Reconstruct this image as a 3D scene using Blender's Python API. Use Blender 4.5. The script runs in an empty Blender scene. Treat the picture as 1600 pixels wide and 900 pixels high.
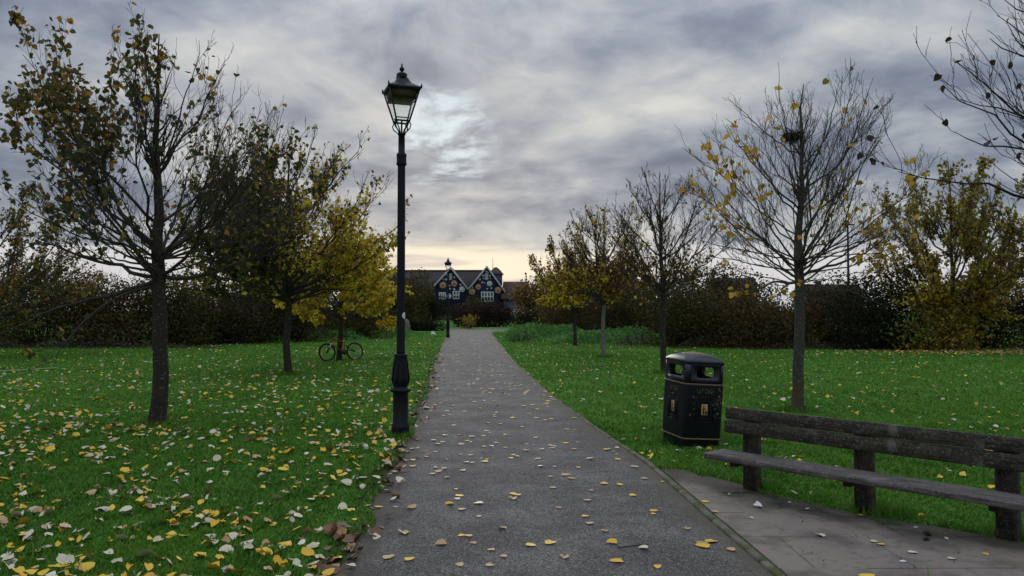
import bpy, bmesh, math, random
import numpy as np
from mathutils import Vector, Matrix, Euler

PI = math.pi
R = math.radians
sc = bpy.context.scene
col = sc.collection

# ------------------------------------------------------------------ camera
HC = 1.55
cam_d = bpy.data.cameras.new('camera')
cam_d.sensor_width = 36.0
cam_d.lens = 27.0
cam_d.clip_start = 0.05
cam_d.clip_end = 4000
cam = bpy.data.objects.new('camera', cam_d)
col.objects.link(cam)
cam.location = (0, 0, HC)
cam.rotation_euler = (R(90 + 1.67), 0, 0)
sc.camera = cam

# ------------------------------------------------------------------ light
SUN_AZ, SUN_EL = R(-5.2), R(12.8)
SV = Vector((math.sin(SUN_AZ) * math.cos(SUN_EL), math.cos(SUN_AZ) * math.cos(SUN_EL), math.sin(SUN_EL)))
sun_d = bpy.data.lights.new('sun', 'SUN')
sun_d.energy = 0.7
sun_d.angle = R(14)
sun_d.color = (1.0, 0.93, 0.84)
sun = bpy.data.objects.new('sun', sun_d)
col.objects.link(sun)
sun.rotation_euler = (-SV).to_track_quat('-Z', 'Y').to_euler()
sun.location = SV * 50

sc.view_settings.view_transform = 'Standard'
sc.view_settings.look = 'None'
sc.view_settings.gamma = 1.0
sc.view_settings.exposure = 0.12
sc.view_settings.use_curve_mapping = False
sc.cycles.use_denoising = True
sc.cycles.max_bounces = 6
sc.cycles.diffuse_bounces = 3
sc.cycles.glossy_bounces = 2
sc.cycles.transparent_max_bounces = 12
sc.cycles.transmission_bounces = 4
sc.cycles.caustics_reflective = False
sc.cycles.caustics_refractive = False
sc.cycles.sample_clamp_indirect = 4.0


class NT:
    """terse node-tree writer"""
    def __init__(s, tree):
        s.t = tree
        s.n = tree.nodes
        s.l = tree.links

    def put(s, sock, v):
        if isinstance(v, bpy.types.NodeSocket):
            s.l.new(v, sock)
        elif v is not None:
            if hasattr(sock.default_value, '__len__'):
                v = tuple(v)
                if len(sock.default_value) == 4 and len(v) == 3:
                    v = v + (1.0,)
            sock.default_value = v

    def m(s, op, a, b=None, c=None, clamp=False):
        n = s.n.new('ShaderNodeMath')
        n.operation = op
        n.use_clamp = clamp
        for i, v in enumerate((a, b, c)):
            if v is not None:
                s.put(n.inputs[i], v)
        return n.outputs[0]

    def v(s, op, a, b=None, scale=None):
        n = s.n.new('ShaderNodeVectorMath')
        n.operation = op
        s.put(n.inputs[0], a)
        if b is not None:
            s.put(n.inputs[1], b)
        if scale is not None:
            s.put(n.inputs['Scale'], scale)
        return n.outputs['Value'] if op in ('DOT_PRODUCT', 'LENGTH', 'DISTANCE') else n.outputs[0]

    def sep(s, v):
        n = s.n.new('ShaderNodeSeparateXYZ')
        s.put(n.inputs[0], v)
        return n.outputs

    def xyz(s, x, y, z):
        n = s.n.new('ShaderNodeCombineXYZ')
        for i, q in enumerate((x, y, z)):
            s.put(n.inputs[i], q)
        return n.outputs[0]

    def noise(s, vec, scale, detail=3, rough=0.5, dist=0.0, out=0):
        n = s.n.new('ShaderNodeTexNoise')
        if vec is not None:
            s.put(n.inputs['Vector'], vec)
        n.inputs['Scale'].default_value = scale
        n.inputs['Detail'].default_value = detail
        n.inputs['Roughness'].default_value = rough
        n.inputs['Distortion'].default_value = dist
        return n.outputs[out]

    def voro(s, vec, scale, feature='F1', out='Distance', rnd=1.0):
        n = s.n.new('ShaderNodeTexVoronoi')
        n.feature = feature
        if vec is not None:
            s.put(n.inputs['Vector'], vec)
        n.inputs['Scale'].default_value = scale
        n.inputs['Randomness'].default_value = rnd
        return n.outputs[out]

    def ss(s, x, lo, hi):
        n = s.n.new('ShaderNodeMapRange')
        n.interpolation_type = 'SMOOTHSTEP'
        s.put(n.inputs[0], x)
        n.inputs[1].default_value = lo
        n.inputs[2].default_value = hi
        return n.outputs[0]

    def mix(s, f, a, b, mode='MIX'):
        n = s.n.new('ShaderNodeMix')
        n.data_type = 'RGBA'
        n.blend_type = mode
        s.put(n.inputs[0], f)
        s.put(n.inputs[6], a)
        s.put(n.inputs[7], b)
        return n.outputs[2]

    def ramp(s, f, stops, interp='LINEAR'):
        n = s.n.new('ShaderNodeValToRGB')
        cr = n.color_ramp
        cr.interpolation = interp
        while len(cr.elements) < len(stops):
            cr.elements.new(0.5)
        for e, (p, c) in zip(cr.elements, stops):
            e.position = p
            e.color = tuple(c) + (1.0,) if len(c) == 3 else c
        s.put(n.inputs[0], f)
        return n.outputs[0]

    def bump(s, h, strength=0.3, dist=0.01):
        n = s.n.new('ShaderNodeBump')
        n.inputs['Strength'].default_value = strength
        n.inputs['Distance'].default_value = dist
        s.put(n.inputs['Height'], h)
        return n.outputs[0]


# ------------------------------------------------------------------ world
world = bpy.data.worlds.new('World')
sc.world = world
world.use_nodes = True
wt = world.node_tree
wt.nodes.clear()
w = NT(wt)
tc = wt.nodes.new('ShaderNodeTexCoord')
D = w.v('NORMALIZE', tc.outputs['Generated'])
dx, dy, dz = w.sep(D)
zc = w.m('MAXIMUM', dz, 0.0)
den = w.m('ADD', zc, 0.24)
P = w.xyz(w.m('DIVIDE', dx, den), w.m('DIVIDE', dy, den), 0.0)
sd = w.v('DOT_PRODUCT', D, tuple(SV))
warp = w.noise(P, 1.1, 3, 0.5, 0.0, out=1)
P2 = w.v('ADD', P, w.v('SCALE', w.v('SUBTRACT', warp, (0.5, 0.5, 0.5)), scale=0.45))
big = w.noise(w.v('ADD', P, (3.6, 8.3, 0)), 1.25, 3, 0.5)
mid = w.noise(w.v('ADD', P2, (11.3, 2.2, 0)), 3.0, 7, 0.56)
cl = w.m('ADD', w.m('MULTIPLY', big, 0.40), w.m('MULTIPLY', mid, 0.66))
cl = w.m('ADD', cl, w.m('SUBTRACT', w.m('MULTIPLY', w.ss(sd, 0.90, 1.0), 0.05), 0.03))
cloud = w.ramp(cl, [(0.26, (0.085, 0.110, 0.160)), (0.40, (0.145, 0.170, 0.228)), (0.47, (0.215, 0.245, 0.310)),
                    (0.54, (0.325, 0.352, 0.40)), (0.72, (0.62, 0.62, 0.59))])
# thin cloud in front of the sun lets patches of light through
fine = w.noise(w.v('ADD', P2, (5.0, 1.0, 0)), 8.0, 4, 0.55)
core = w.m('MULTIPLY', w.ss(sd, 0.9968, 0.9995), w.ss(fine, 0.42, 0.66))
cloud = w.mix(core, cloud, (0.60, 0.70, 0.76))
halo = w.m('MULTIPLY', w.ss(sd, 0.965, 1.0), w.ss(fine, 0.46, 0.72))
cloud = w.mix(w.m('MULTIPLY', halo, 0.14), cloud, (0.72, 0.73, 0.70))
# a clear strip under the cloud base
az = w.v('DOT_PRODUCT', w.v('NORMALIZE', w.xyz(dx, dy, 0.0)), (math.sin(SUN_AZ), math.cos(SUN_AZ), 0.0))
azf = w.ss(az, 0.955, 1.0)
strat = w.noise(w.xyz(w.m('MULTIPLY', dx, 3.2), w.m('MULTIPLY', dy, 3.2), w.m('MULTIPLY', dz, 46.0)), 1.0, 4, 0.55)
edge = w.m('ADD', dz, w.m('MULTIPLY', w.m('SUBTRACT', strat, 0.5), 0.055))
band = w.m('SUBTRACT', 1.0, w.ss(edge, 0.070, 0.092))
warm = w.mix(azf, (0.60, 0.60, 0.63), (0.84, 0.745, 0.60))
low = w.mix(azf, (0.60, 0.66, 0.70), (0.62, 0.70, 0.68))
warm = w.mix(w.m('SUBTRACT', 1.0, w.ss(dz, 0.018, 0.04)), warm, low)
warm = w.mix(w.m('MULTIPLY', w.ss(strat, 0.56, 0.70), 0.75), warm, (0.36, 0.36, 0.42))
cloud = w.mix(band, cloud, warm)
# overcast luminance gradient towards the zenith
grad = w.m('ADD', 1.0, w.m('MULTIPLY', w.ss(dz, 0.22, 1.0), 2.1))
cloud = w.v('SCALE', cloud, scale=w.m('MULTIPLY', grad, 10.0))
nish = wt.nodes.new('ShaderNodeTexSky')
nish.sky_type = 'NISHITA'
nish.sun_disc = False
nish.sun_elevation = SUN_EL
nish.sun_rotation = SUN_AZ
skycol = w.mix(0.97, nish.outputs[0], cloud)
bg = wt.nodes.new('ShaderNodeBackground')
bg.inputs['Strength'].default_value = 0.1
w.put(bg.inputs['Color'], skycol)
wo = wt.nodes.new('ShaderNodeOutputWorld')
wt.links.new(bg.outputs[0], wo.inputs[0])


# ------------------------------------------------------------------ helpers
def G(px, py):
    """ground point seen at photograph pixel (used to lay the plan out)"""
    y = HC * 1200.0 / (py - 485.0)
    return Vector(((px - 800.0) / 1200.0 * y, y, 0))


def mat(name, rough=0.8, spec=0.3):
    m = bpy.data.materials.new(name)
    m.use_nodes = True
    b = m.node_tree.nodes['Principled BSDF']
    b.inputs['Roughness'].default_value = rough
    b.inputs['Specular IOR Level'].default_value = spec
    return m, NT(m.node_tree), b


def obj_coord(n):
    return n.n.new('ShaderNodeTexCoord').outputs['Object']


def world_pos(n):
    return n.n.new('ShaderNodeNewGeometry').outputs['Position']


def rnd_value(n):
    g = n.n.new('ShaderNodeNewGeometry').outputs['Random Per Island']
    o = n.n.new('ShaderNodeObjectInfo').outputs['Random']
    return n.m('FRACT', n.m('ADD', g, o))


def plain(name, c, rough=0.7, spec=0.3, var=0.25, scale=18.0, bump=0.0, metal=0.0):
    m, n, b = mat(name, rough, spec)
    t = n.noise(obj_coord(n), scale, 5, 0.6)
    k = n.mix(t, tuple(x * (1 - var) for x in c), tuple(min(1, x * (1 + var)) for x in c))
    n.put(b.inputs['Base Color'], k)
    b.inputs['Metallic'].default_value = metal
    if bump:
        n.put(b.inputs['Normal'], n.bump(t, bump, 0.01))
    return m


def leaf_mat(name, stops, trans=0.35, rough=0.55, gain=1.0):
    stops = [(p_, tuple(min(.8, q_ * gain) for q_ in c_)) for p_, c_ in stops]
    trans = min(.5, trans + .1)
    m = bpy.data.materials.new(name)
    m.use_nodes = True
    n = NT(m.node_tree)
    b = m.node_tree.nodes['Principled BSDF']
    out = m.node_tree.nodes['Material Output']
    b.inputs['Roughness'].default_value = rough
    b.inputs['Specular IOR Level'].default_value = 0.06 if 'hedge' in name or 'evergreen' in name else 0.2
    b.inputs['Roughness'].default_value = 0.85 if 'hedge' in name or 'evergreen' in name else rough
    c = n.ramp(rnd_value(n), stops)
    t = n.noise(world_pos(n), 60, 2, 0.5)
    c = n.mix(n.m('MULTIPLY', t, 0.5), c, n.mix(0.5, c, (0.10, 0.06, 0.025)))
    n.put(b.inputs['Base Color'], c)
    tr = n.n.new('ShaderNodeBsdfTranslucent')
    n.put(tr.inputs['Color'], c)
    mx = n.n.new('ShaderNodeMixShader')
    mx.inputs[0].default_value = trans
    n.l.new(b.outputs[0], mx.inputs[1])
    n.l.new(tr.outputs[0], mx.inputs[2])
    n.l.new(mx.outputs[0], out.inputs[0])
    return m


def np_mesh(name, V, T=None, Q=None, smooth=False, mats=(), mi=None):
    """mesh from numpy arrays: V (n,3), T (m,3), Q (k,4)"""
    me = bpy.data.meshes.new(name)
    V = np.asarray(V, np.float32)
    T = np.zeros((0, 3), np.int32) if T is None or len(T) == 0 else np.asarray(T, np.int32)
    Q = np.zeros((0, 4), np.int32) if Q is None or len(Q) == 0 else np.asarray(Q, np.int32)
    me.vertices.add(len(V))
    me.vertices.foreach_set('co', V.ravel())
    nl = len(T) * 3 + len(Q) * 4
    me.loops.add(nl)
    me.loops.foreach_set('vertex_index', np.concatenate([T.ravel(), Q.ravel()]).astype(np.int32))
    npoly = len(T) + len(Q)
    me.polygons.add(npoly)
    st = np.concatenate([np.arange(len(T)) * 3, len(T) * 3 + np.arange(len(Q)) * 4]).astype(np.int32)
    me.polygons.foreach_set('loop_start', st)
    if smooth:
        me.polygons.foreach_set('use_smooth', np.ones(npoly, bool))
    for m in mats:
        me.materials.append(m)
    if mi is not None:
        me.polygons.foreach_set('material_index', np.asarray(mi, np.int32))
    me.update(calc_edges=True)
    return me


def link(name, me, parent=None, loc=None, rot=None):
    o = bpy.data.objects.new(name, me)
    col.objects.link(o)
    if parent is not None:
        o.parent = parent
    if loc is not None:
        o.location = loc
    if rot is not None:
        o.rotation_euler = rot
    return o


def tag(o, label=None, cat=None, group=None, kind=None):
    if label:
        o['label'] = label
    if cat:
        o['category'] = cat
    if group:
        o['group'] = group
    if kind:
        o['kind'] = kind
    return o


def thing(name, label, cat, loc=(0, 0, 0), rz=0.0, group=None):
    o = bpy.data.objects.new(name, None)
    o.empty_display_size = 0.3
    col.objects.link(o)
    o.location = loc
    o.rotation_euler = (0, 0, rz)
    return tag(o, label, cat, group)


def copy_tree(o, parent=None):
    c = o.copy()
    col.objects.link(c)
    if parent is not None:
        c.parent = parent
    for ch in list(o.children):
        copy_tree(ch, c)
    return c


class Geo:
    """collects shapes into ONE mesh"""
    def __init__(s):
        s.V, s.T, s.Q, s.n = [], [], [], 0

    def add(s, V, T=None, Q=None):
        V = np.asarray(V, float).reshape(-1, 3)
        if T is not None and len(T):
            s.T.append(np.asarray(T, int) + s.n)
        if Q is not None and len(Q):
            s.Q.append(np.asarray(Q, int) + s.n)
        s.V.append(V)
        s.n += len(V)
        return s

    def tubes(s, P, Rd, k=5, cap=True):
        """P (N,n,3) polylines, Rd (N,n) radii"""
        P = np.asarray(P, float)
        Rd = np.asarray(Rd, float)
        if P.ndim == 2:
            P, Rd = P[None], Rd[None]
        N, n, _ = P.shape
        if N == 0:
            return s
        Tn = np.gradient(P, axis=1)
        Tn /= np.linalg.norm(Tn, axis=2, keepdims=True) + 1e-12
        whole = P[:, -1] - P[:, 0]
        whole = np.where(np.linalg.norm(whole, axis=1, keepdims=True) < 1e-9, Tn[:, 0], whole)
        ref = np.zeros((N, 3))
        ref[np.arange(N), np.argmin(np.abs(whole), axis=1)] = 1
        A = np.cross(Tn, ref[:, None, :])
        A /= np.linalg.norm(A, axis=2, keepdims=True) + 1e-12
        B = np.cross(Tn, A)
        th = np.arange(k) * 2 * PI / k
        V = P[:, :, None, :] + Rd[:, :, None, None] * (np.cos(th)[None, None, :, None] * A[:, :, None, :] + np.sin(th)[None, None, :, None] * B[:, :, None, :])
        i = np.arange(N)[:, None, None] * n * k
        j = np.arange(n - 1)[None, :, None] * k
        a = np.arange(k)[None, None, :]
        b = (a + 1) % k
        Q = np.stack([i + j + a, i + j + b, i + j + k + b, i + j + k + a], axis=-1).reshape(-1, 4)
        T = None
        if cap:
            last = (np.arange(N) * n * k + (n - 1) * k)[:, None]
            first = (np.arange(N) * n * k)[:, None]
            tl = [np.stack([last[:, 0], last[:, 0] + q, last[:, 0] + q + 1], 1) for q in range(1, k - 1)]
            tf = [np.stack([first[:, 0], first[:, 0] + q + 1, first[:, 0] + q], 1) for q in range(1, k - 1)]
            T = np.concatenate(tl + tf)
        return s.add(V.reshape(-1, 3), T, Q)

    def tube(s, pts, r, k=8, cap=True):
        pts = np.asarray([tuple(p) for p in pts], float)
        r = np.full(len(pts), r, float) if np.isscalar(r) else np.asarray(r, float)
        return s.tubes(pts, r, k, cap)

    def box(s, lo, hi, M=None):
        x0, y0, z0 = lo
        x1, y1, z1 = hi
        V = np.array([(x0, y0, z0), (x1, y0, z0), (x1, y1, z0), (x0, y1, z0), (x0, y0, z1), (x1, y0, z1), (x1, y1, z1), (x0, y1, z1)], float)
        if M is not None:
            V = np.array([tuple(M @ Vector(v)) for v in V])
        return s.add(V, None, [(0, 3, 2, 1), (4, 5, 6, 7), (0, 1, 5, 4), (1, 2, 6, 5), (2, 3, 7, 6), (3, 0, 4, 7)])

    def lathe(s, prof, k=24, c=(0, 0), z0=0.0):
        """prof: list of (r, z)"""
        th = np.arange(k) * 2 * PI / k
        V = np.concatenate([np.stack([c[0] + r * np.cos(th), c[1] + r * np.sin(th), np.full(k, z + z0)], 1) for r, z in prof])
        n = len(prof)
        j = np.arange(n - 1)[:, None] * k
        a = np.arange(k)[None, :]
        b = (a + 1) % k
        Q = np.stack([j + a, j + b, j + k + b, j + k + a], -1).reshape(-1, 4)
        T = [(0, q + 1, q) for q in range(1, k - 1)] + [((n - 1) * k, (n - 1) * k + q, (n - 1) * k + q + 1) for q in range(1, k - 1)]
        return s.add(V, T, Q)

    def loft(s, rings, cap=True):
        k = len(rings[0])
        n = len(rings)
        V = np.concatenate([np.asarray(r, float) for r in rings])
        j = np.arange(n - 1)[:, None] * k
        a = np.arange(k)[None, :]
        b = (a + 1) % k
        Q = np.stack([j + a, j + b, j + k + b, j + k + a], -1).reshape(-1, 4)
        T = None
        if cap:
            T = [(0, q + 1, q) for q in range(1, k - 1)] + [((n - 1) * k, (n - 1) * k + q, (n - 1) * k + q + 1) for q in range(1, k - 1)]
        return s.add(V, T, Q)

    def prism(s, pts, y0, y1):
        """polygon in xz (convex, ccw) extruded along y"""
        k = len(pts)
        V = [(x, y0, z) for x, z in pts] + [(x, y1, z) for x, z in pts]
        T = [(0, q, q + 1) for q in range(1, k - 1)] + [(k, k + q + 1, k + q) for q in range(1, k - 1)]
        Q = [(i, i + k, (i + 1) % k + k, (i + 1) % k) for i in range(k)]
        return s.add(V, T, Q)

    def mesh(s, name, m, smooth=False):
        V = np.concatenate(s.V)
        T = np.concatenate(s.T) if s.T else None
        Q = np.concatenate(s.Q) if s.Q else None
        return np_mesh(name, V, T, Q, smooth, [m])

    def build(s, name, m, parent=None, smooth=False, bevel=0.0, seg=2, loc=None, rot=None):
        me = s.mesh(name, m, smooth)
        o = link(name, me, parent, loc, rot)
        if bevel:
            b = o.modifiers.new('bevel', 'BEVEL')
            b.width = bevel
            b.segments = seg
            b.limit_method = 'ANGLE'
        return o


# ------------------------------------------------------------------ materials
def make_bark(name, a, b_, lichen=(0.34, 0.35, 0.31), amount=0.6, moss=None):
    m, n, b = mat(name, 0.9, 0.2)
    p = world_pos(n)
    st = n.noise(n.v('MULTIPLY', p, (1, 1, 0.18)), 45, 5, 0.65)
    c = n.mix(st, a, b_)
    sp = n.noise(n.v('MULTIPLY', p, (1, 1, 1.6)), 26, 3, 0.6)
    c = n.mix(n.m('MULTIPLY', n.ss(sp, 0.60, 0.68), amount), c, lichen)
    if moss:
        z = n.sep(p)[2]
        mm = n.m('MULTIPLY', n.m('SUBTRACT', 1.0, n.ss(z, 0.25, 0.75)), n.ss(n.noise(p, 9, 4, 0.6), 0.42, 0.62))
        c = n.mix(mm, c, moss)
    n.put(b.inputs['Base Color'], c)
    n.put(b.inputs['Normal'], n.bump(st, 0.6, 0.02))
    return m


M_bark = make_bark('grey_bark', (0.016, 0.0135, 0.011), (0.055, 0.048, 0.04), amount=0.4)
M_barkm = make_bark('mossy_bark', (0.028, 0.026, 0.021), (0.10, 0.094, 0.082), moss=(0.10, 0.065, 0.022))
M_twig = make_bark('twig_bark', (0.032, 0.027, 0.023), (0.075, 0.064, 0.054), amount=0.2)
M_twig2 = make_bark('limb_bark', (0.045, 0.041, 0.033), (0.105, 0.095, 0.078), lichen=(0.2, 0.22, 0.16), amount=0.4)
M_darktwig = make_bark('dark_bark', (0.022, 0.018, 0.018), (0.05, 0.042, 0.042), amount=0.1)

ML_dark = leaf_mat('olive_brown_leaf', [(0.0, (0.035, 0.042, 0.014)), (0.45, (0.06, 0.06, 0.018)), (0.72, (0.11, 0.075, 0.02)), (0.9, (0.24, 0.12, 0.02)), (1, (0.36, 0.2, 0.03))], 0.4, gain=1.8)
ML_green = leaf_mat('dull_green_leaf', [(0.0, (0.025, 0.035, 0.014)), (0.6, (0.05, 0.062, 0.02)), (0.85, (0.10, 0.09, 0.022)), (1, (0.28, 0.18, 0.025))], 0.4, gain=1.9)
ML_yellow = leaf_mat('golden_leaf', [(0.0, (0.17, 0.115, 0.018)), (0.3, (0.32, 0.195, 0.020)), (0.7, (0.50, 0.33, 0.03)), (1, (0.62, 0.42, 0.06))], 0.5, gain=1.95)
ML_bright = leaf_mat('bright_yellow_leaf', [(0.0, (0.16, 0.15, 0.03)), (0.25, (0.40, 0.25, 0.03)), (0.7, (0.62, 0.36, 0.04)), (0.93, (0.66, 0.44, 0.08)), (1, (0.5, 0.5, 0.42))], 0.4, gain=1.2)
ML_brown = leaf_mat('russet_leaf', [(0.0, (0.05, 0.035, 0.02)), (0.5, (0.12, 0.075, 0.03)), (0.85, (0.26, 0.15, 0.03)), (1, (0.45, 0.28, 0.03))], 0.35, gain=1.35)
ML_wine = leaf_mat('dark_wine_leaf', [(0.0, (0.02, 0.012, 0.014)), (1, (0.06, 0.03, 0.03))], 0.2)
ML_hedge = leaf_mat('hedge_leaf', [(0.0, (0.024, 0.022, 0.014)), (0.5, (0.062, 0.055, 0.028)), (0.9, (0.105, 0.088, 0.038)), (1, (0.15, 0.12, 0.04))], 0.25)
ML_hedgeg = leaf_mat('green_hedge_leaf', [(0.0, (0.028, 0.032, 0.014)), (0.55, (0.070, 0.070, 0.022)), (0.9, (0.12, 0.108, 0.03)), (1, (0.18, 0.15, 0.04))], 0.25)
ML_tawny = leaf_mat('tawny_hedge_leaf', [(0.0, (0.04, 0.03, 0.016)), (0.5, (0.10, 0.072, 0.03)), (1, (0.19, 0.13, 0.045))], 0.25)
ML_ever = leaf_mat('evergreen_leaf', [(0.0, (0.010, 0.016, 0.010)), (0.7, (0.022, 0.034, 0.018)), (1, (0.05, 0.065, 0.028))], 0.15)
ML_olive = leaf_mat('olive_yellow_leaf', [(0.0, (0.07, 0.07, 0.018)), (0.5, (0.15, 0.125, 0.024)), (0.85, (0.25, 0.19, 0.028)), (1, (0.36, 0.24, 0.03))], 0.45, gain=1.9)
ML_nettle = leaf_mat('nettle_leaf', [(0.0, (0.025, 0.075, 0.02)), (0.6, (0.05, 0.14, 0.03)), (1, (0.09, 0.20, 0.045))], 0.4, gain=2.2)
ML_bramble = leaf_mat('dry_stem', [(0.0, (0.05, 0.042, 0.035)), (1, (0.12, 0.10, 0.085))], 0.2)


def fallen_mat(name, a, b_, rough=0.6):
    m, n, b = mat(name, rough, 0.3)
    o = obj_coord(n)
    r = rnd_value(n)
    c = n.mix(r, a, b_)
    sp = n.noise(world_pos(n), 55, 3, 0.6)
    c = n.mix(n.m('MULTIPLY', n.ss(sp, 0.58, 0.75), 0.4), c, (0.2, 0.1, 0.035))
    n.put(b.inputs['Base Color'], c)
    return m


MF = {
    'yellow': fallen_mat('fallen_yellow', (0.66, 0.38, 0.03), (0.76, 0.54, 0.07)),
    'pale': fallen_mat('fallen_pale', (0.52, 0.45, 0.29), (0.72, 0.67, 0.52)),
    'tan': fallen_mat('fallen_tan', (0.40, 0.25, 0.11), (0.52, 0.36, 0.19)),
    'brown': fallen_mat('fallen_brown', (0.10, 0.055, 0.035), (0.24, 0.13, 0.075)),
}

# grass
M_grass = bpy.data.materials.new('grass_blade')
M_grass.use_nodes = True
n = NT(M_grass.node_tree)
b = M_grass.node_tree.nodes['Principled BSDF']
b.inputs['Roughness'].default_value = 0.7
b.inputs['Specular IOR Level'].default_value = 0.08
p = world_pos(n)
big1 = n.noise(p, 0.7, 4, 0.6)
c = n.ramp(rnd_value(n), [(0.0, (0.050, 0.140, 0.024)), (0.55, (0.102, 0.252, 0.038)), (0.88, (0.145, 0.32, 0.045)), (1.0, (0.30, 0.32, 0.10))])
fine1 = n.noise(p, 5.0, 4, 0.65)
c = n.mix(n.m('MULTIPLY', n.ss(fine1, 0.5, 0.68), 0.6), c, (0.035, 0.135, 0.018))
c = n.mix(n.m('MULTIPLY', n.ss(big1, 0.42, 0.66), 0.6), c, (0.135, 0.275, 0.03))
n.put(b.inputs['Base Color'], c)
tr = n.n.new('ShaderNodeBsdfTranslucent')
n.put(tr.inputs['Color'], c)
mx = n.n.new('ShaderNodeMixShader')
mx.inputs[0].default_value = 0.3
n.l.new(b.outputs[0], mx.inputs[1])
n.l.new(tr.outputs[0], mx.inputs[2])
n.l.new(mx.outputs[0], M_grass.node_tree.nodes['Material Output'].inputs[0])

M_lawn, n, b = mat('lawn_soil_and_turf', 0.95, 0.1)
p = world_pos(n)
f1 = n.noise(p, 0.5, 4, 0.55)
f2 = n.noise(p, 9.0, 5, 0.65)
f3 = n.noise(n.v('MULTIPLY', p, (1, 0.6, 1)), 38.0, 4, 0.7)
c = n.mix(f1, (0.050, 0.150, 0.020), (0.098, 0.250, 0.031))
c = n.mix(n.m('MULTIPLY', n.ss(f3, 0.4, 0.75), 0.6), c, (0.115, 0.31, 0.035))
c = n.mix(n.m('MULTIPLY', n.ss(f2, 0.55, 0.8), 0.5), c, (0.036, 0.08, 0.016))
n.put(b.inputs['Base Color'], c)
n.put(b.inputs['Normal'], n.bump(f3, 0.8, 0.04))

# asphalt: attribute 'edge' = metres from the nearer edge, 'side' 0 left 1 right
M_path, n, b = mat('worn_asphalt', 0.85, 0.25)
p = world_pos(n)
at = n.n.new('ShaderNodeAttribute')
at.attribute_name = 'edge'
ed = at.outputs['Fac']
at2 = n.n.new('ShaderNodeAttribute')
at2.attribute_name = 'side'
side = at2.outputs['Fac']
vc = n.voro(p, 150, out='Color')
vg = n.sep(vc)[0]
speck = n.noise(p, 70, 5, 0.8)
patch = n.noise(p, 1.6, 5, 0.62)
patch2 = n.noise(n.v('MULTIPLY', p, (1, 0.5, 1)), 4.5, 4, 0.6)
c = n.ramp(n.m('ADD', n.m('MULTIPLY', speck, 0.6), n.m('MULTIPLY', vg, 0.4)), [(0.34, (0.020, 0.019, 0.018)), (0.47, (0.062, 0.059, 0.057)), (0.59, (0.140, 0.134, 0.127)), (0.72, (0.34, 0.325, 0.305))])
c = n.mix(n.ss(patch, 0.38, 0.64), n.mix(0.42, c, (0.030, 0.028, 0.026)), n.mix(0.16, c, (0.21, 0.20, 0.185)))
c = n.mix(n.m('MULTIPLY', n.ss(patch2, 0.56, 0.70), 0.45), c, (0.05, 0.044, 0.041))
ck1 = n.voro(n.v('ADD', p, n.v('SCALE', n.noise(p, 3, 3, 0.6, out=1), scale=0.35)), 0.9, 'DISTANCE_TO_EDGE')
ckm = n.m('MULTIPLY', n.m('SUBTRACT', 1.0, n.ss(ck1, 0.0, 0.011)), n.ss(n.noise(p, 0.8, 3, 0.5), 0.50, 0.62))
c = n.mix(n.m('MULTIPLY', ckm, 0.7), c, (0.022, 0.02, 0.018))
ej = n.m('ADD', ed, n.m('MULTIPLY', n.m('SUBTRACT', n.noise(p, 7, 4, 0.6), 0.5), 0.34))
dirt = n.m('SUBTRACT', 1.0, n.ss(ej, 0.02, 0.34))
dcol = n.mix(side, (0.050, 0.042, 0.031), (0.062, 0.066, 0.038))
dcol = n.mix(n.m('MULTIPLY', speck, 0.5), dcol, (0.13, 0.10, 0.08))
c = n.mix(n.m('MULTIPLY', dirt, 0.8), c, dcol)
n.put(b.inputs['Base Color'], c)
n.put(b.inputs['Normal'], n.bump(n.m('ADD', speck, n.m('MULTIPLY', vg, 0.7)), 0.55, 0.006))

# paving slab concrete
M_slab, n, b = mat('stained_concrete_slab', 0.9, 0.2)
p = world_pos(n)
oi = n.n.new('ShaderNodeObjectInfo').outputs['Random']
s1 = n.noise(p, 2.4, 5, 0.6)
s2 = n.noise(p, 85, 4, 0.7)
c = n.mix(s2, (0.135, 0.114, 0.094), (0.30, 0.258, 0.218))
c = n.mix(n.m('MULTIPLY', n.ss(s1, 0.44, 0.64), 0.65), c, (0.080, 0.068, 0.055))
s5 = n.noise(p, 13, 5, 0.7)
c = n.mix(n.m('MULTIPLY', n.ss(s5, 0.52, 0.70), 0.55), c, (0.062, 0.054, 0.043))
c = n.mix(n.m('MULTIPLY', oi, 0.28), c, (0.17, 0.148, 0.128))
px_, py_, pz_ = n.sep(p)
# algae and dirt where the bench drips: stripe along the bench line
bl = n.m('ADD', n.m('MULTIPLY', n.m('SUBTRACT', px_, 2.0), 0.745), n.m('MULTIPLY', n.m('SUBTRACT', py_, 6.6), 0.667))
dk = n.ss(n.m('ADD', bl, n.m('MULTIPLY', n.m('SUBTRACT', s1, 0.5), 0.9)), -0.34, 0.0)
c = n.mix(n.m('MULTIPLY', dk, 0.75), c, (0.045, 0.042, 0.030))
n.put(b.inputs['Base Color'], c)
n.put(b.inputs['Normal'], n.bump(s2, 0.35, 0.006))

M_kerb, n, b = mat('mossy_edging', 0.9, 0.2)
p = world_pos(n)
s2 = n.noise(p, 60, 4, 0.7)
mo = n.noise(p, 5.5, 5, 0.65)
c = n.mix(s2, (0.10, 0.09, 0.078), (0.2, 0.175, 0.15))
c = n.mix(n.ss(mo, 0.40, 0.6), c, n.mix(s2, (0.045, 0.058, 0.018), (0.095, 0.105, 0.035)))
n.put(b.inputs['Base Color'], c)
n.put(b.inputs['Normal'], n.bump(s2, 0.5, 0.01))

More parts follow.
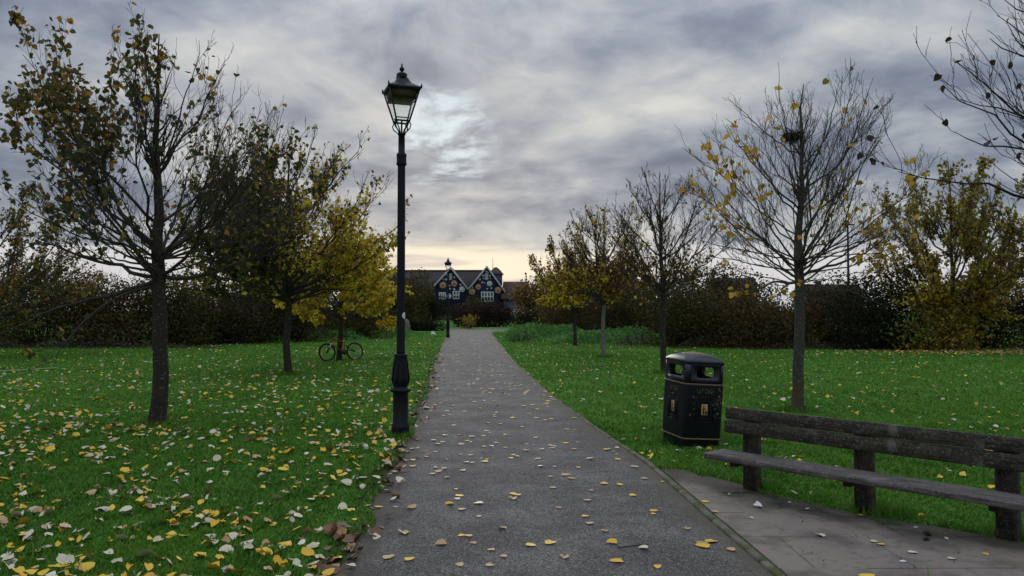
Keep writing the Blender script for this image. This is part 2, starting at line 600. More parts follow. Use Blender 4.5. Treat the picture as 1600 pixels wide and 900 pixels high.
M_soil, n, b = mat('bare_soil', 0.95, 0.1)
p = world_pos(n)
s2 = n.noise(p, 40, 5, 0.7)
s3 = n.noise(p, 6, 4, 0.6)
s4_ = n.noise(p, 120, 4, 0.8)
c = n.mix(n.ss(s2, .35, .65), (0.024, 0.019, 0.013), (0.095, 0.080, 0.058))
c = n.mix(n.m('MULTIPLY', n.ss(s4_, .52, .66), .7), c, (0.16, 0.135, 0.10))
c = n.mix(n.ss(s3, 0.44, 0.58), c, (0.045, 0.085, 0.018))
n.put(b.inputs['Base Color'], c)
n.put(b.inputs['Normal'], n.bump(s2, 0.8, 0.02))

# weathered bench timber: object X runs along the plank
def make_timber(name, a, b_, lich, mossy):
    m, n, b = mat(name, 0.85, 0.25)
    o = obj_coord(n)
    g = n.noise(n.v('MULTIPLY', o, (2.2, 30, 30)), 1.6, 6, 0.65)
    q = n.noise(o, 7, 5, 0.65)
    c = n.mix(n.ss(g, 0.3, 0.7), a, b_)
    c = n.mix(n.m('MULTIPLY', n.ss(q, 0.52, 0.72), lich), c, (0.21, 0.20, 0.185))
    q3 = n.noise(n.v('MULTIPLY', o, (1, 1.6, 1.6)), 48, 4, 0.7)
    c = n.mix(n.m('MULTIPLY', n.ss(q3, 0.54, 0.66), lich * 1.1), c, (0.24, 0.225, 0.20))
    q2 = n.noise(n.v('ADD', o, (4, 1, 7)), 4.5, 5, 0.7)
    c = n.mix(n.m('MULTIPLY', n.ss(q2, 0.5, 0.68), mossy), c, (0.052, 0.06, 0.02))
    n.put(b.inputs['Base Color'], c)
    n.put(b.inputs['Normal'], n.bump(g, 0.6, 0.008))
    return m


M_plank = make_timber('weathered_back_plank', (0.018, 0.015, 0.011), (0.062, 0.054, 0.042), 0.55, 0.85)
M_seat = make_timber('weathered_seat_plank', (0.036, 0.031, 0.029), (0.145, 0.130, 0.122), 0.6, 0.10)
M_post = make_timber('weathered_post', (0.013, 0.011, 0.009), (0.042, 0.036, 0.029), 0.3, 0.35)

M_iron = plain('black_painted_iron', (0.005, 0.006, 0.010), 0.5, 0.22, 0.4, 30, 0.08)
M_iron2 = plain('dark_lantern_enamel', (0.005, 0.008, 0.010), 0.4, 0.25, 0.4, 30)
M_olive = plain('dull_olive_reflector', (0.055, 0.040, 0.018), 0.6, 0.3, 0.5, 14)
M_white = plain('white_sticker', (0.72, 0.73, 0.72), 0.5)
M_bin = plain('black_bin_plastic', (0.005, 0.006, 0.009), 0.42, 0.25, 0.4, 12, 0.05)
M_hood = plain('blue_black_hood_plastic', (0.009, 0.012, 0.024), 0.33, 0.4, 0.3, 12, 0.05)
M_gold = plain('dull_gold_band', (0.15, 0.112, 0.058), 0.6, 0.3, 0.5, 30)
M_bronze = plain('bronze_cap', (0.22, 0.135, 0.06), 0.5, 0.4, 0.35, 25, 0.1)
M_icon = plain('gold_emblem', (0.42, 0.27, 0.13), 0.5, 0.4, 0.2, 25)
M_tyre = plain('tyre_rubber', (0.012, 0.012, 0.013), 0.7, 0.3)
M_steel = plain('dull_alloy', (0.22, 0.23, 0.24), 0.4, 0.5, 0.2, 20, 0, 0.6)
M_red = plain('red_frame_paint', (0.28, 0.018, 0.025), 0.35, 0.5, 0.2)
M_wpaint = plain('white_bike_paint', (0.6, 0.6, 0.62), 0.35, 0.5, 0.1)
M_black = plain('black_rubber', (0.013, 0.013, 0.014), 0.55, 0.4)
M_navy = plain('navy_boarding', (0.012, 0.014, 0.040), 0.8, 0.2, 0.3, 1.5)
M_rooft = plain('brown_roof_tile', (0.050, 0.042, 0.045), 0.85, 0.2, 0.35, 1.2, 0.2)
M_roofb = plain('russet_roof_tile', (0.070, 0.046, 0.036), 0.85, 0.2, 0.35, 1.2, 0.2)
M_wall = plain('grey_brick_wall', (0.16, 0.14, 0.13), 0.9, 0.2, 0.25, 2)
M_barge = plain('pale_bargeboard', (0.46, 0.44, 0.47), 0.7, 0.3, 0.12, 3)
M_win = plain('white_window_frame', (0.55, 0.56, 0.6), 0.6, 0.3, 0.1, 3)
M_pane = plain('dark_window_pane', (0.03, 0.035, 0.05), 0.12, 0.6, 0.2, 3)
M_discw = plain('pale_round_plaque', (0.45, 0.46, 0.50), 0.7, 0.3, 0.15, 3)
M_disco = plain('peach_round_plaque', (0.40, 0.23, 0.15), 0.7, 0.3, 0.2, 3)
M_discb = plain('brown_plaque_boss', (0.22, 0.10, 0.06), 0.7, 0.3, 0.2, 3)
M_blue = plain('slate_blue_wall', (0.08, 0.09, 0.17), 0.8, 0.2, 0.2, 1.5)
M_stone = plain('pale_lichened_stone', (0.14, 0.135, 0.105), 0.9, 0.2, 0.4, 8, 0.4)
M_tissue = plain('white_tissue_paper', (0.72, 0.73, 0.74), 0.8, 0.2, 0.06, 20)
M_char = plain('charred_lump', (0.01, 0.01, 0.01), 0.7, 0.3, 0.3, 20, 0.4)
M_nest = plain('dry_nest_twig', (0.035, 0.022, 0.016), 0.9, 0.1, 0.4, 20)
M_paint = plain('worn_white_line', (0.20, 0.27, 0.20), 0.9, 0.1, 0.4, 9)

M_glass = bpy.data.materials.new('lantern_glass')
M_glass.use_nodes = True
n = NT(M_glass.node_tree)
n.n.clear()
tp = n.n.new('ShaderNodeBsdfTransparent')
tp.inputs[0].default_value = (0.97, 0.97, 0.96, 1)
tl = n.n.new('ShaderNodeBsdfTranslucent')
tl.inputs[0].default_value = (0.85, 0.85, 0.78, 1)
gl = n.n.new('ShaderNodeBsdfGlossy')
gl.inputs['Roughness'].default_value = 0.08
m1 = n.n.new('ShaderNodeMixShader')
m1.inputs[0].default_value = 0.12
n.l.new(tp.outputs[0], m1.inputs[1])
n.l.new(tl.outputs[0], m1.inputs[2])
m2 = n.n.new('ShaderNodeMixShader')
m2.inputs[0].default_value = 0.05
n.l.new(m1.outputs[0], m2.inputs[1])
n.l.new(gl.outputs[0], m2.inputs[2])
mo_ = n.n.new('ShaderNodeOutputMaterial')
n.l.new(m2.outputs[0], mo_.inputs[0])

# ------------------------------------------------------------------ ground
YK = np.array([1.5, 4.6, 5.9, 7.3, 9.4, 14.9, 23.3, 33.8, 44, 53, 58, 61, 64.5])
XL = np.array([-1.0, -1.06, -1.10, -1.16, -1.27, -1.67, -2.33, -3.1, -3.85, -4.5, -4.9, -5.2, -5.6])
YR = np.array([1.5, 4.54, 5.9, 7.75, 10.3, 14.3, 23.3, 33.8, 44, 53, 57, 60, 62, 64.5])
XR = np.array([1.68, 1.57, 1.49, 1.40, 1.10, 0.72, 0.08, -0.46, -1.0, -1.38, -1.3, -0.2, 2.6, 7.0])


def xl(y):
    return np.interp(y, YK, XL)


def xr(y):
    return np.interp(y, YR, XR)


rs = np.random.RandomState(7)


def smooth_noise(y, amp, freq, seed):
    r = np.random.RandomState(seed)
    out = np.zeros_like(y)
    for k in range(5):
        out += np.sin(y * freq * (1.7 ** k) + r.uniform(0, 6.28)) / (1.5 ** k)
    return out * amp / 2.2


def vnoise(x, y, seed, f):
    """cheap 2-D value field in about -1..1"""
    r = np.random.RandomState(seed)
    out = np.zeros_like(x)
    for k in range(6):
        a = r.uniform(0, 6.28)
        ff = f * r.uniform(0.6, 1.8)
        out += np.sin((x * np.cos(a) + y * np.sin(a)) * ff + r.uniform(0, 6.28))
    return out / 3.0


big_g = Geo()
big_g.add([(-1500, -300, 0), (1500, -300, 0), (1500, 2500, 0), (-1500, 2500, 0)], None, [(0, 1, 2, 3)])
tag(big_g.build('lawn', M_lawn), 'mown green park lawn on both sides of the path', None, None, 'structure')

ys = np.concatenate([np.arange(1.5, 12, 0.06), np.arange(12, 64.5, 0.3), [64.5]])
us = np.array([0, .03, .07, .12, .2, .35, .5, .65, .8, .88, .93, .97, 1.0])
le = xl(ys) + smooth_noise(ys, 0.07, 2.1, 3) * np.clip(12 / ys, 0.3, 1.0)
re_ = xr(ys) + smooth_noise(ys, 0.025, 2.5, 5)
Vp = np.zeros((len(ys), len(us), 3))
Vp[:, :, 0] = le[:, None] + (re_ - le)[:, None] * us[None]
Vp[:, :, 1] = ys[:, None]
Vp[:, :, 2] = 0.006
nu = len(us)
qi = (np.arange(len(ys) - 1)[:, None] * nu + np.arange(nu - 1)[None]).ravel()
Qp = np.stack([qi, qi + 1, qi + nu + 1, qi + nu], 1)
me = np_mesh('footpath', Vp.reshape(-1, 3), None, Qp, False, [M_path])
wdt = (re_ - le)[:, None]
edv = np.minimum(us[None] * wdt, (1 - us[None]) * wdt).ravel()
a1 = me.attributes.new('edge', 'FLOAT', 'POINT')
a1.data.foreach_set('value', edv.astype(np.float32))
a2 = me.attributes.new('side', 'FLOAT', 'POINT')
a2.data.foreach_set('value', np.repeat((us > 0.5)[None], len(ys), 0).ravel().astype(np.float32))
tag(link('footpath', me), 'straight grey asphalt footpath running to the bushes', None, None, 'structure')

vy = np.arange(3.0, 30, 0.09)
vo = xl(vy) - np.clip(.16 + smooth_noise(vy, .16, 1.7, 41), .02, .5) * np.clip(12 / vy, .5, 1)
vi = xl(vy) + .10
vg_ = Geo()
Vv = np.concatenate([np.stack([vo, vy, np.full_like(vy, .003)], 1), np.stack([vi, vy, np.full_like(vy, .003)], 1)])
nv_ = len(vy)
ii_ = np.arange(nv_ - 1)
vg_.add(Vv, None, np.stack([ii_, nv_ + ii_, nv_ + ii_ + 1, ii_ + 1], 1))
tag(vg_.build('worn_verge_ground', M_soil), 'strip of bare soil where the left turf meets the asphalt', None, None, 'structure')

# paved patch in front of the bench
PAVE = [(1.47, 2.0), (1.60, 4.6), (1.53, 5.9), (1.44, 7.72), (1.60, 7.50), (2.02, 6.86), (2.30, 6.30), (2.60, 5.86), (3.10, 5.42), (3.45, 5.08), (4.3, 4.3), (5.2, 3.4), (5.2, 2.0)]


def clip_poly(poly, x0, y0, x1, y1):
    def cut(pts, inside, inter):
        out = []
        for i in range(len(pts)):
            a, b2 = pts[i - 1], pts[i]
            ia, ib = inside(a), inside(b2)
            if ib:
                if not ia:
                    out.append(inter(a, b2))
                out.append(b2)
            elif ia:
                out.append(inter(a, b2))
        return out
    lx = lambda v: (lambda a, b2: (v, a[1] + (b2[1] - a[1]) * (v - a[0]) / (b2[0] - a[0])))
    ly = lambda v: (lambda a, b2: (a[0] + (b2[0] - a[0]) * (v - a[1]) / (b2[1] - a[1]), v))
    for ins, it in ((lambda q: q[0] >= x0, lx(x0)), (lambda q: q[0] <= x1, lx(x1)), (lambda q: q[1] >= y0, ly(y0)), (lambda q: q[1] <= y1, ly(y1))):
        poly = cut(poly, ins, it)
        if not poly:
            return []
    return poly


def in_poly(x, y, poly):
    ins = np.zeros(x.shape, bool)
    j = len(poly) - 1
    for i in range(len(poly)):
        xi, yi = poly[i]
        xj, yj = poly[j]
        c_ = ((yi > y) != (yj > y)) & (x < (xj - xi) * (y - yi) / (yj - yi + 1e-12) + xi)
        ins ^= c_
        j = i
    return ins


bed = bmesh.new()
vs = [bed.verts.new((x, y, 0.004)) for x, y in PAVE]
f = bed.faces.new(vs)
bmesh.ops.triangulate(bed, faces=[f])
bme = bpy.data.meshes.new('paving')
bed.to_mesh(bme)
bed.free()
bme.materials.append(M_slab)
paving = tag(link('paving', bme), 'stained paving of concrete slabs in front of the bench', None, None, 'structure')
rows = [2.1 + 0.632 * i for i in range(10)]
for ri, y0 in enumerate(rows):
    off = 2.07 if ri % 2 == 1 else 2.39
    for k in range(-3, 6):
        x0 = off + 0.60 * k - 0.03 * (y0 - 5.3)
        poly = clip_poly(PAVE, x0 + 0.0015, y0 + 0.002, x0 + 0.5985, y0 + 0.630)
        if len(poly) < 3:
            continue
        ar = 0.5 * abs(sum(poly[i - 1][0] * poly[i][1] - poly[i][0] * poly[i - 1][1] for i in range(len(poly))))
        if ar < 0.012:
            continue
        bm = bmesh.new()
        tz = rs.uniform(0.010, 0.016)
        tlx, tly = rs.uniform(-0.005, 0.005, 2)
        try:
            top = bm.faces.new([bm.verts.new((x, y, tz + (x - x0) * tlx + (y - y0) * tly)) for x, y in poly])
        except ValueError:
            bm.free()
            continue
        rr = bmesh.ops.extrude_face_region(bm, geom=[top])
        for v_ in [q for q in rr['geom'] if isinstance(q, bmesh.types.BMVert)]:
            v_.co.z += 0.0
        for v_ in top.verts:
            pass
        # lower ring
        low_ = [q for q in rr['geom'] if isinstance(q, bmesh.types.BMVert)]
        for v_ in low_:
            v_.co.z = -0.02
        bmesh.ops.recalc_face_normals(bm, faces=bm.faces)
        m_ = bpy.data.meshes.new('paving_slab')
        bm.to_mesh(m_)
        bm.free()
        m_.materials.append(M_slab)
        so = link('paving_slab', m_, paving)
        bv = so.modifiers.new('bevel', 'BEVEL')
        bv.width = 0.003
        bv.segments = 1

# narrow edging stones between asphalt and slabs / grass
edging = tag(link('edging_kerb', None), 'mossy concrete edging kerb along the path beside the slabs', None, None, 'structure')
yy = 2.0
while yy < 11.5:
    y1 = min(yy + 0.91, 11.6)
    t_ = np.linspace(yy + 0.004, y1 - 0.004, 9)
    gk = Geo()
    xa = xr(t_) - 0.02
    h = 0.028 if yy < 7.6 else 0.018
    jig = rs.uniform(-0.004, 0.004, 9)
    rings = []
    for i in range(9):
        wv = 0.028
        rings.append([(xa[i] - wv, t_[i], -0.03), (xa[i] + wv, t_[i], -0.03), (xa[i] + wv, t_[i], h - 0.008 + jig[i]), (xa[i] + wv * 0.6, t_[i], h + jig[i]), (xa[i] - wv * 0.6, t_[i], h + jig[i] * 0.5), (xa[i] - wv, t_[i], h - 0.008)])
    gk.loft(rings)
    gk.build('edging_stone', M_kerb, edging)
    yy = y1

# faint line marking on the far left grass
pl = Geo()
a, b2 = G(-40, 585), G(92, 577)
nrm = Vector((b2.y - a.y, -(b2.x - a.x), 0)).normalized() * 0.09
pl.add([tuple(a + nrm + Vector((0, 0, .05))), tuple(b2 + nrm + Vector((0, 0, .05))), tuple(b2 - nrm + Vector((0, 0, .05))), tuple(a - nrm + Vector((0, 0, .05)))], None, [(0, 3, 2, 1)])
pl.build('pitch_marking_line', M_paint)
tag(bpy.data.objects['pitch_marking_line'], 'faint white pitch line across the left lawn', None, None, 'structure')


# ------------------------------------------------------------------ grass blades (uncountable)
def near_path(x, y, pad=0.0):
    e = vnoise(x, y, 21, 4.0) * 0.07
    lft = xl(y) - pad + e * np.clip(12 / y, .4, 1) + 0.02
    rgt = xr(y) + pad + e * 0.4
    return (x > lft) & (x < rgt)


def grass_field(N, y0, y1, seg3, seed):
    r = np.random.RandomState(seed)
    y = y0 * (y1 / y0) ** r.rand(N)
    hw = 0.74 * y + 1.2
    x = (r.rand(N) * 2 - 1) * hw
    keep = ~near_path(x, y)
    pe = vnoise(x, y, 33, 5.0) * 0.09
    pave = in_poly(x + pe * 0.6, y + pe, PAVE)
    keep &= ~((x > xr(y) - .06) & (x < xr(y) + .3) & (y < 7.5) & (r.rand(N) > .006))
    keep &= ~pave | (r.rand(N) < 0.004)
    # worn turf beside the path and in front of the bench
    worn = (x < xl(y)) & (x > xl(y) - 0.35) & (r.rand(N) < 0.45) & (y < 12)
    keep &= ~worn
    x, y = x[keep], y[keep]
    n_ = len(x)
    clump = 0.8 + 0.35 * vnoise(x, y, 5, 1.5) + 0.45 * vnoise(x, y, 6, 11.0)
    h_ = np.clip((0.026 + 0.03 * r.rand(n_) ** 1.5) * np.clip(clump, .4, 1.9) + 0.0006 * y, 0.012, 0.10)
    wd = (0.0016 + 0.00062 * y) * (0.7 + 0.6 * r.rand(n_))
    th = r.rand(n_) * 2 * PI
    ln = th + r.normal(0, 0.9, n_)
    lean = h_ * (0.35 + 0.75 * r.rand(n_))
    sx, sy = np.cos(th) * wd, np.sin(th) * wd
    lx, ly = np.cos(ln + 1.57) * lean, np.sin(ln + 1.57) * lean
    b0 = np.stack([x - sx, y - sy, np.zeros(n_)], 1)
    b1 = np.stack([x + sx, y + sy, np.zeros(n_)], 1)
    tip = np.stack([x + lx, y + ly, h_], 1)
    if seg3:
        mm = np.stack([x + lx * .35, y + ly * .35, h_ * .62], 1)
        m0 = mm - np.stack([sx, sy, 0 * sx], 1) * .8
        m1 = mm + np.stack([sx, sy, 0 * sx], 1) * .8
        V = np.stack([b0, b1, m1, m0, tip], 1).reshape(-1, 3)
        i = np.arange(n_)[:, None] * 5
        T = i + np.array([[3, 2, 4]])
        Q = i + np.array([[0, 1, 2, 3]])
        return V, T, Q
    V = np.stack([b0, b1, tip], 1).reshape(-1, 3)
    T = np.arange(n_ * 3).reshape(-1, 3)
    return V, T, None


g = Geo()
g.add(*grass_field(330000, 3.2, 10.5, True, 11))
g.add(*grass_field(300000, 10.5, 55, False, 12))
# longer untrimmed tufts where the mower cannot reach
def tufts(spots, seed):
    r = np.random.RandomState(seed)
    for (cx_, cy_, ra, rb, cnt_, hm) in spots:
        a_ = r.rand(cnt_) * 2 * PI
        q_ = ra + (rb - ra) * r.rand(cnt_) ** 1.6
        x, y = cx_ + np.cos(a_) * q_, cy_ + np.sin(a_) * q_
        kk = ~near_path(x, y, -.05) & ~in_poly(x, y, PAVE)
        x, y, a_ = x[kk], y[kk], a_[kk]
        n_ = len(x)
        h_ = hm * (.45 + .75 * r.rand(n_))
        wd = 0.0022 + 0.0004 * y
        th = r.rand(n_) * 2 * PI
        ln = r.rand(n_) * 2 * PI
        lean = h_ * (.25 + .5 * r.rand(n_))
        sx, sy = np.cos(th) * wd, np.sin(th) * wd
        V = np.stack([np.stack([x - sx, y - sy, 0 * x], 1), np.stack([x + sx, y + sy, 0 * x], 1), np.stack([x + np.cos(ln) * lean, y + np.sin(ln) * lean, h_], 1)], 1).reshape(-1, 3)
        g.add(V, np.arange(n_ * 3).reshape(-1, 3))


SP = []
for (px, py, r0) in [(246, 664, .12), (452, 585, .11), (1244, 642, .10), (1037, 583, .09), (943, 558, .09)]:
    q = G(px, py)
    SP.append((q.x, q.y, r0, r0 + .22, 700, .10))
q = G(625, 683)
SP.append((q.x, q.y + .08, .11, .26, 700, .09))
q = G(1093, 693)
SP.append((q.x, q.y + .25, .2, .52, 2600, .10))
for (px, py) in [(1173, 765), (1371, 803), (1569, 841)]:
    q = G(px, py)
    SP.append((q.x + .05, q.y + .06, .05, .24, 900, .085))
tufts(SP, 77)
go = g.build('grass', M_grass)
tag(go, 'short green grass blades covering the lawn', 'grass', None, 'stuff')


# ------------------------------------------------------------------ leaves
def leaf_shape(kind):
    """a broad heart-shaped leaf, base at origin, tip along +Y, unit length"""
    if kind == 'simple':
        V = np.array([(0, 0, 0), (.36, .42, .09), (0, 1, 0), (-.36, .42, .09)], float)
        return V, np.array([(0, 1, 2), (0, 2, 3)])
    out = [(0, 0), (.26, -.04), (.44, .2), (.42, .48), (.24, .78), (0, 1.0)]
    V = [(x, y, 0.0) for x, y in out] + [(-x, y, 0.0) for x, y in out[1:-1]] + [(0, .45, 0)]
    V = np.array(V, float)
    c_ = len(V) - 1
    rim = [0, 1, 2, 3, 4, 5, 9, 8, 7, 6]
    T = [(c_, rim[i], rim[(i + 1) % 10]) for i in range(10)]
    r = np.random.RandomState({'a': 1, 'b': 2, 'c': 3, 'd': 4, 'e': 5, 'f': 6, 'g': 7, 'h': 8}[kind])
    curl = {'a': .3, 'b': .6, 'c': -.4, 'd': 1.0, 'e': .12, 'f': .75, 'g': .2, 'h': -.25}[kind]
    V[:-1, :2] += r.normal(0, .035, (len(V) - 1, 2))
    if kind in 'fg':
        V[[3, 4, 5], 1] -= .28 if kind == 'f' else .12     # torn tip
        V[3, 0] += .1
    if kind == 'h':
        V[6:, 0] *= .7                                     # one side folded under
        V[6:9, 2] += .16
    V[:, 2] = curl * np.abs(V[:, 0]) ** 1.5 * 1.4 + 0.35 * curl * (V[:, 1] - .45) ** 2 + r.normal(0, .05 if kind not in 'e' else .025, len(V))
    if kind == 'd':
        V[:, 0] *= 0.62
    V[c_, 2] -= 0.03
    return V, np.array(T)


SH = {k: leaf_shape(k) for k in ('simple', 'a', 'b', 'c', 'd', 'e', 'f', 'g', 'h')}


def rot_mats(ax, ay, az):
    """N rotation matrices Rz(az) Ry(ay) Rx(ax)"""
    cx, sx, cy, sy, cz, sz = np.cos(ax), np.sin(ax), np.cos(ay), np.sin(ay), np.cos(az), np.sin(az)
    M = np.empty((len(ax), 3, 3))
    M[:, 0, 0] = cz * cy
    M[:, 0, 1] = cz * sy * sx - sz * cx
    M[:, 0, 2] = cz * sy * cx + sz * sx
    M[:, 1, 0] = sz * cy
    M[:, 1, 1] = sz * sy * sx + cz * cx
    M[:, 1, 2] = sz * sy * cx - cz * sx
    M[:, 2, 0] = -sy
    M[:, 2, 1] = cy * sx
    M[:, 2, 2] = cy * cx
    return M


def leaf_cloud(g, P_, S_, A, kind='simple'):
    V0, T0 = SH[kind]
    M = rot_mats(*A)
    V = P_[:, None, :] + S_[:, None, None] * np.einsum('nij,mj->nmi', M, V0)
    T = (np.arange(len(P_))[:, None, None] * len(V0) + T0[None]).reshape(-1, 3)
    g.add(V.reshape(-1, 3), T)


def hang_angles(r, n_, droop=1.0):
    """leaf tips mostly hanging: rotate +Y downwards by about 60 degrees"""
    return (-R(60) * droop + r.normal(0, .65, n_), r.normal(0, .6, n_), r.rand(n_) * 2 * PI)


# ------------------------------------------------------------------ trees
def unit(v):
    return v / (np.linalg.norm(v, axis=-1, keepdims=True) + 1e-12)


def bez(p0, p1, p2, n_):
    t = np.linspace(0, 1, n_)[:, None]
    return (1 - t) ** 2 * p0 + 2 * t * (1 - t) * p1 + t * t * p2


def spawn(r, P_, Rd, ids, per, t0, t1, ang, lfrac, lmin, lmax, npts, up, wig, rk, rtip):
    """branches growing from the polylines P_ (N,n,3)"""
    N, n_, _ = P_.shape
    seg = np.linalg.norm(np.diff(P_, axis=1), axis=2).sum(1)
    cnt = r.poisson(np.maximum(seg * per, 0.01))
    ix = np.repeat(np.arange(N), cnt)
    if len(ix) == 0:
        return np.zeros((0, npts, 3)), np.zeros((0, npts)), np.zeros(0, int)
    t = t0 + (t1 - t0) * r.rand(len(ix))
    f_ = t * (n_ - 1)
    i0 = np.minimum(f_.astype(int), n_ - 2)
    w_ = (f_ - i0)[:, None]
    st = P_[ix, i0] * (1 - w_) + P_[ix, i0 + 1] * w_
    rad = Rd[ix, i0] * (1 - w_[:, 0]) + Rd[ix, i0 + 1] * w_[:, 0]
    tg = unit(P_[ix, i0 + 1] - P_[ix, i0])
    pr = unit(np.cross(tg, r.normal(size=(len(ix), 3))))
    a_ = r.uniform(ang[0], ang[1], len(ix))[:, None]
    d = np.cos(a_) * tg + np.sin(a_) * pr
    d[:, 2] += up * 0.6
    d = unit(d)
    L = np.clip(seg[ix] * lfrac * (1.15 - 0.75 * t) * r.uniform(.55, 1.2, len(ix)), lmin, lmax)
    s_ = np.linspace(0, 1, npts)
    pts = st[:, None] + d[:, None] * (L[:, None] * s_[None])[..., None]
    pts[:, :, 2] += up * 0.35 * L[:, None] * s_[None] ** 2
    wg = np.cumsum(r.normal(0, 1, (len(ix), npts, 3)), 1)
    wg -= wg[:, :1]
    pts += wg * (wig * L / npts)[:, None, None]
    r0 = np.maximum(rad * rk, rtip * 1.2)
    rr = r0[:, None] * (1 - s_[None]) + rtip * s_[None]
    return pts, rr, ids[ix]


def bird_r(cz, zb, H, crown_r):
    wv = np.clip((cz - zb) / (H - zb), 0, 1)
    return crown_r * np.sin(PI * np.clip(wv, 0.02, 1) ** 0.74) ** 0.5


def tree(name, label, loc, H, tr, crown_r, zf, n_limb, seed, leaves=(), bark=None, limb_bark=None, dens=(4.2, 6.0, 5.0), low=0.25,
         extra=(), group=None, zb=None, steep=0.5, twig_r=0.0022, leader=True, lean=(0, 0), k_tw=3, maxlimb=None, lift=0.5):
    """trunk + limbs (each limb with its own twigs) + leaves.
    leaves: (count, material, size, weight function of local xyz, individually built up to, shape)"""
    r = np.random.RandomState(seed)
    root = thing(name, label, 'tree', loc, 0, group)
    zb = zf * 0.8 if zb is None else zb
    nt = 16
    tz = np.linspace(0, H * 0.97, nt)
    wob = np.cumsum(r.normal(0, 0.018, (nt, 2)), 0) * (tr / 0.1)
    wob -= wob[0]
    tp_ = np.stack([wob[:, 0] + lean[0] * tz, wob[:, 1] + lean[1] * tz, tz], 1)
    tp_[0, 2] = -0.05
    q = tz / H
    trd = np.where(tz < zf, tr * (1 - 0.22 * tz / zf), tr * 0.78 * (1 - (tz - zf) / (H - zf)) ** 1.1 + 0.004)
    if not leader:
        trd = np.where(tz < zf + 0.8, trd, 0.006)
    # denser rings at the foot for a root flare
    foot_z = np.array([-0.05, 0.02, 0.08, 0.18])
    foot = np.stack([np.interp(foot_z, tz, tp_[:, 0]), np.interp(foot_z, tz, tp_[:, 1]), foot_z], 1)
    fr = tr * np.array([1.45, 1.3, 1.12, 1.03])
    TP = np.concatenate([foot, tp_[1:]])
    TR = np.concatenate([fr, trd[1:]])
    gt = Geo()
    # fine rings so the bark outline is uneven
    zz = np.concatenate([np.linspace(-0.05, 0.2, 6)[:-1], np.linspace(0.2, H * 0.97, 60)])
    cx_, cy_ = np.interp(zz, TP[:, 2], TP[:, 0]), np.interp(zz, TP[:, 2], TP[:, 1])
    rr_ = np.interp(zz, TP[:, 2], TR)
    k = 14
    th = np.arange(k) * 2 * PI / k
    lump = 1 + 0.05 * np.sin(th * 3 + 1)[None] * np.clip(1.2 - zz / 1.0, .25, 1)[:, None] + r.normal(0, 0.022, (len(zz), k))
    rings = [np.stack([cx_[i] + rr_[i] * lump[i] * np.cos(th), cy_[i] + rr_[i] * lump[i] * np.sin(th), np.full(k, zz[i])], 1) for i in range(len(zz))]
    gt.loft(rings)
    # limbs
    LP, LR = [], []
    tips = []
    zc_ = zf + .42 * (H - zf)
    for i in range(n_limb):
        q_ = -0.72 + 1.70 * (i + .5) / n_limb
        azm = i * 2.39996 + r.uniform(-.35, .35)
        k_ = r.uniform(.84, 1.04)
        ze = zc_ + k_ * q_ * ((H - zc_) if q_ > 0 else (zc_ - zb))
        rad = k_ * crown_r * math.sqrt(max(0.02, 1 - q_ * q_)) ** .9
        z0 = ze - rad / math.tan(R(r.uniform(24, 52)))
        z0 = float(np.clip(z0, zf + r.uniform(-.05, .35), zf + (H - zf) * r.uniform(.38, .62)))
        p0 = np.array([np.interp(z0, TP[:, 2], TP[:, 0]), np.interp(z0, TP[:, 2], TP[:, 1]), z0])
        dr = np.array([math.cos(azm), math.sin(azm), 0])
        p2 = p0 * [1, 1, 0] + dr * rad + [0, 0, ze]
        p1 = p0 + dr * rad * r.uniform(.45, .68) + [0, 0, (ze - z0) * r.uniform(.30, .46) + 0.03]
        LP.append(bez(p0, p1, p2, 12))
        ln_ = math.hypot(rad, ze - z0)
        LR.append(min(np.interp(z0, TP[:, 2], TR) * .52, (0.0054 * ln_ + .003) * r.uniform(.75, 1.3) * (tr / .1) * (twig_r / .0022) ** .6))
    for (z0, p1, p2, rk) in extra:
        p0 = np.array([np.interp(z0, TP[:, 2], TP[:, 0]), np.interp(z0, TP[:, 2], TP[:, 1]), z0])
        LP.append(bez(p0, np.array(p1, float), np.array(p2, float), 12))
        LR.append(rk)
    LP = np.array(LP)
    wg = np.cumsum(r.normal(0, 1, LP.shape), 1)
    wg -= wg[:, :1]
    seg = np.linalg.norm(np.diff(LP, axis=1), axis=2).sum(1)
    LP += wg * 0.012 * seg[:, None, None]
    s_ = np.linspace(0, 1, 12)
    LRd = np.array(LR)[:, None] * (1 - s_[None]) ** 0.9 + twig_r * 1.4
    if maxlimb:
        LRd = np.minimum(LRd, maxlimb)
    ids = np.arange(len(LP))
    P2, R2, I2 = spawn(r, LP, LRd, ids, dens[0], .26, .99, (R(16), R(42)), .40, .25, 1.1, 7, lift, .2, .5, twig_r * 1.2)
    # the leader carries side branches too
    lz = np.linspace(zf + (H - zf) * .3, H * .97, 12)
    LDR = np.stack([np.interp(lz, TP[:, 2], TP[:, 0]), np.interp(lz, TP[:, 2], TP[:, 1]), lz], 1)[None]
    LDD = np.interp(lz, TP[:, 2], TR)[None]
    PT, RT, IT = spawn(r, LDR, LDD, np.array([-1]), dens[0] * 2.0, .05, .98, (R(25), R(52)), .34, .2, .9, 7, lift * 0.9, .2, .45, twig_r * 1.2)
    # nothing outgrows the crown
    PA, RA, IA = np.concatenate([P2, PT]), np.concatenate([R2, RT]), np.concatenate([I2, IT])
    P3, R3, I3 = spawn(r, PA, RA, IA, dens[1], .12, 1.0, (R(20), R(52)), .55, .12, .55, 5, lift * 0.8, .22, .6, twig_r)
    P4, R4, I4 = spawn(r, P3, R3, I3, dens[2], .2, 1.0, (R(25), R(60)), .55, .05, .26, 3, lift * 0.5, .25, .7, twig_r * .8)
    lb = limb_bark or M_twig
    gt.tubes(PT, RT, 5)
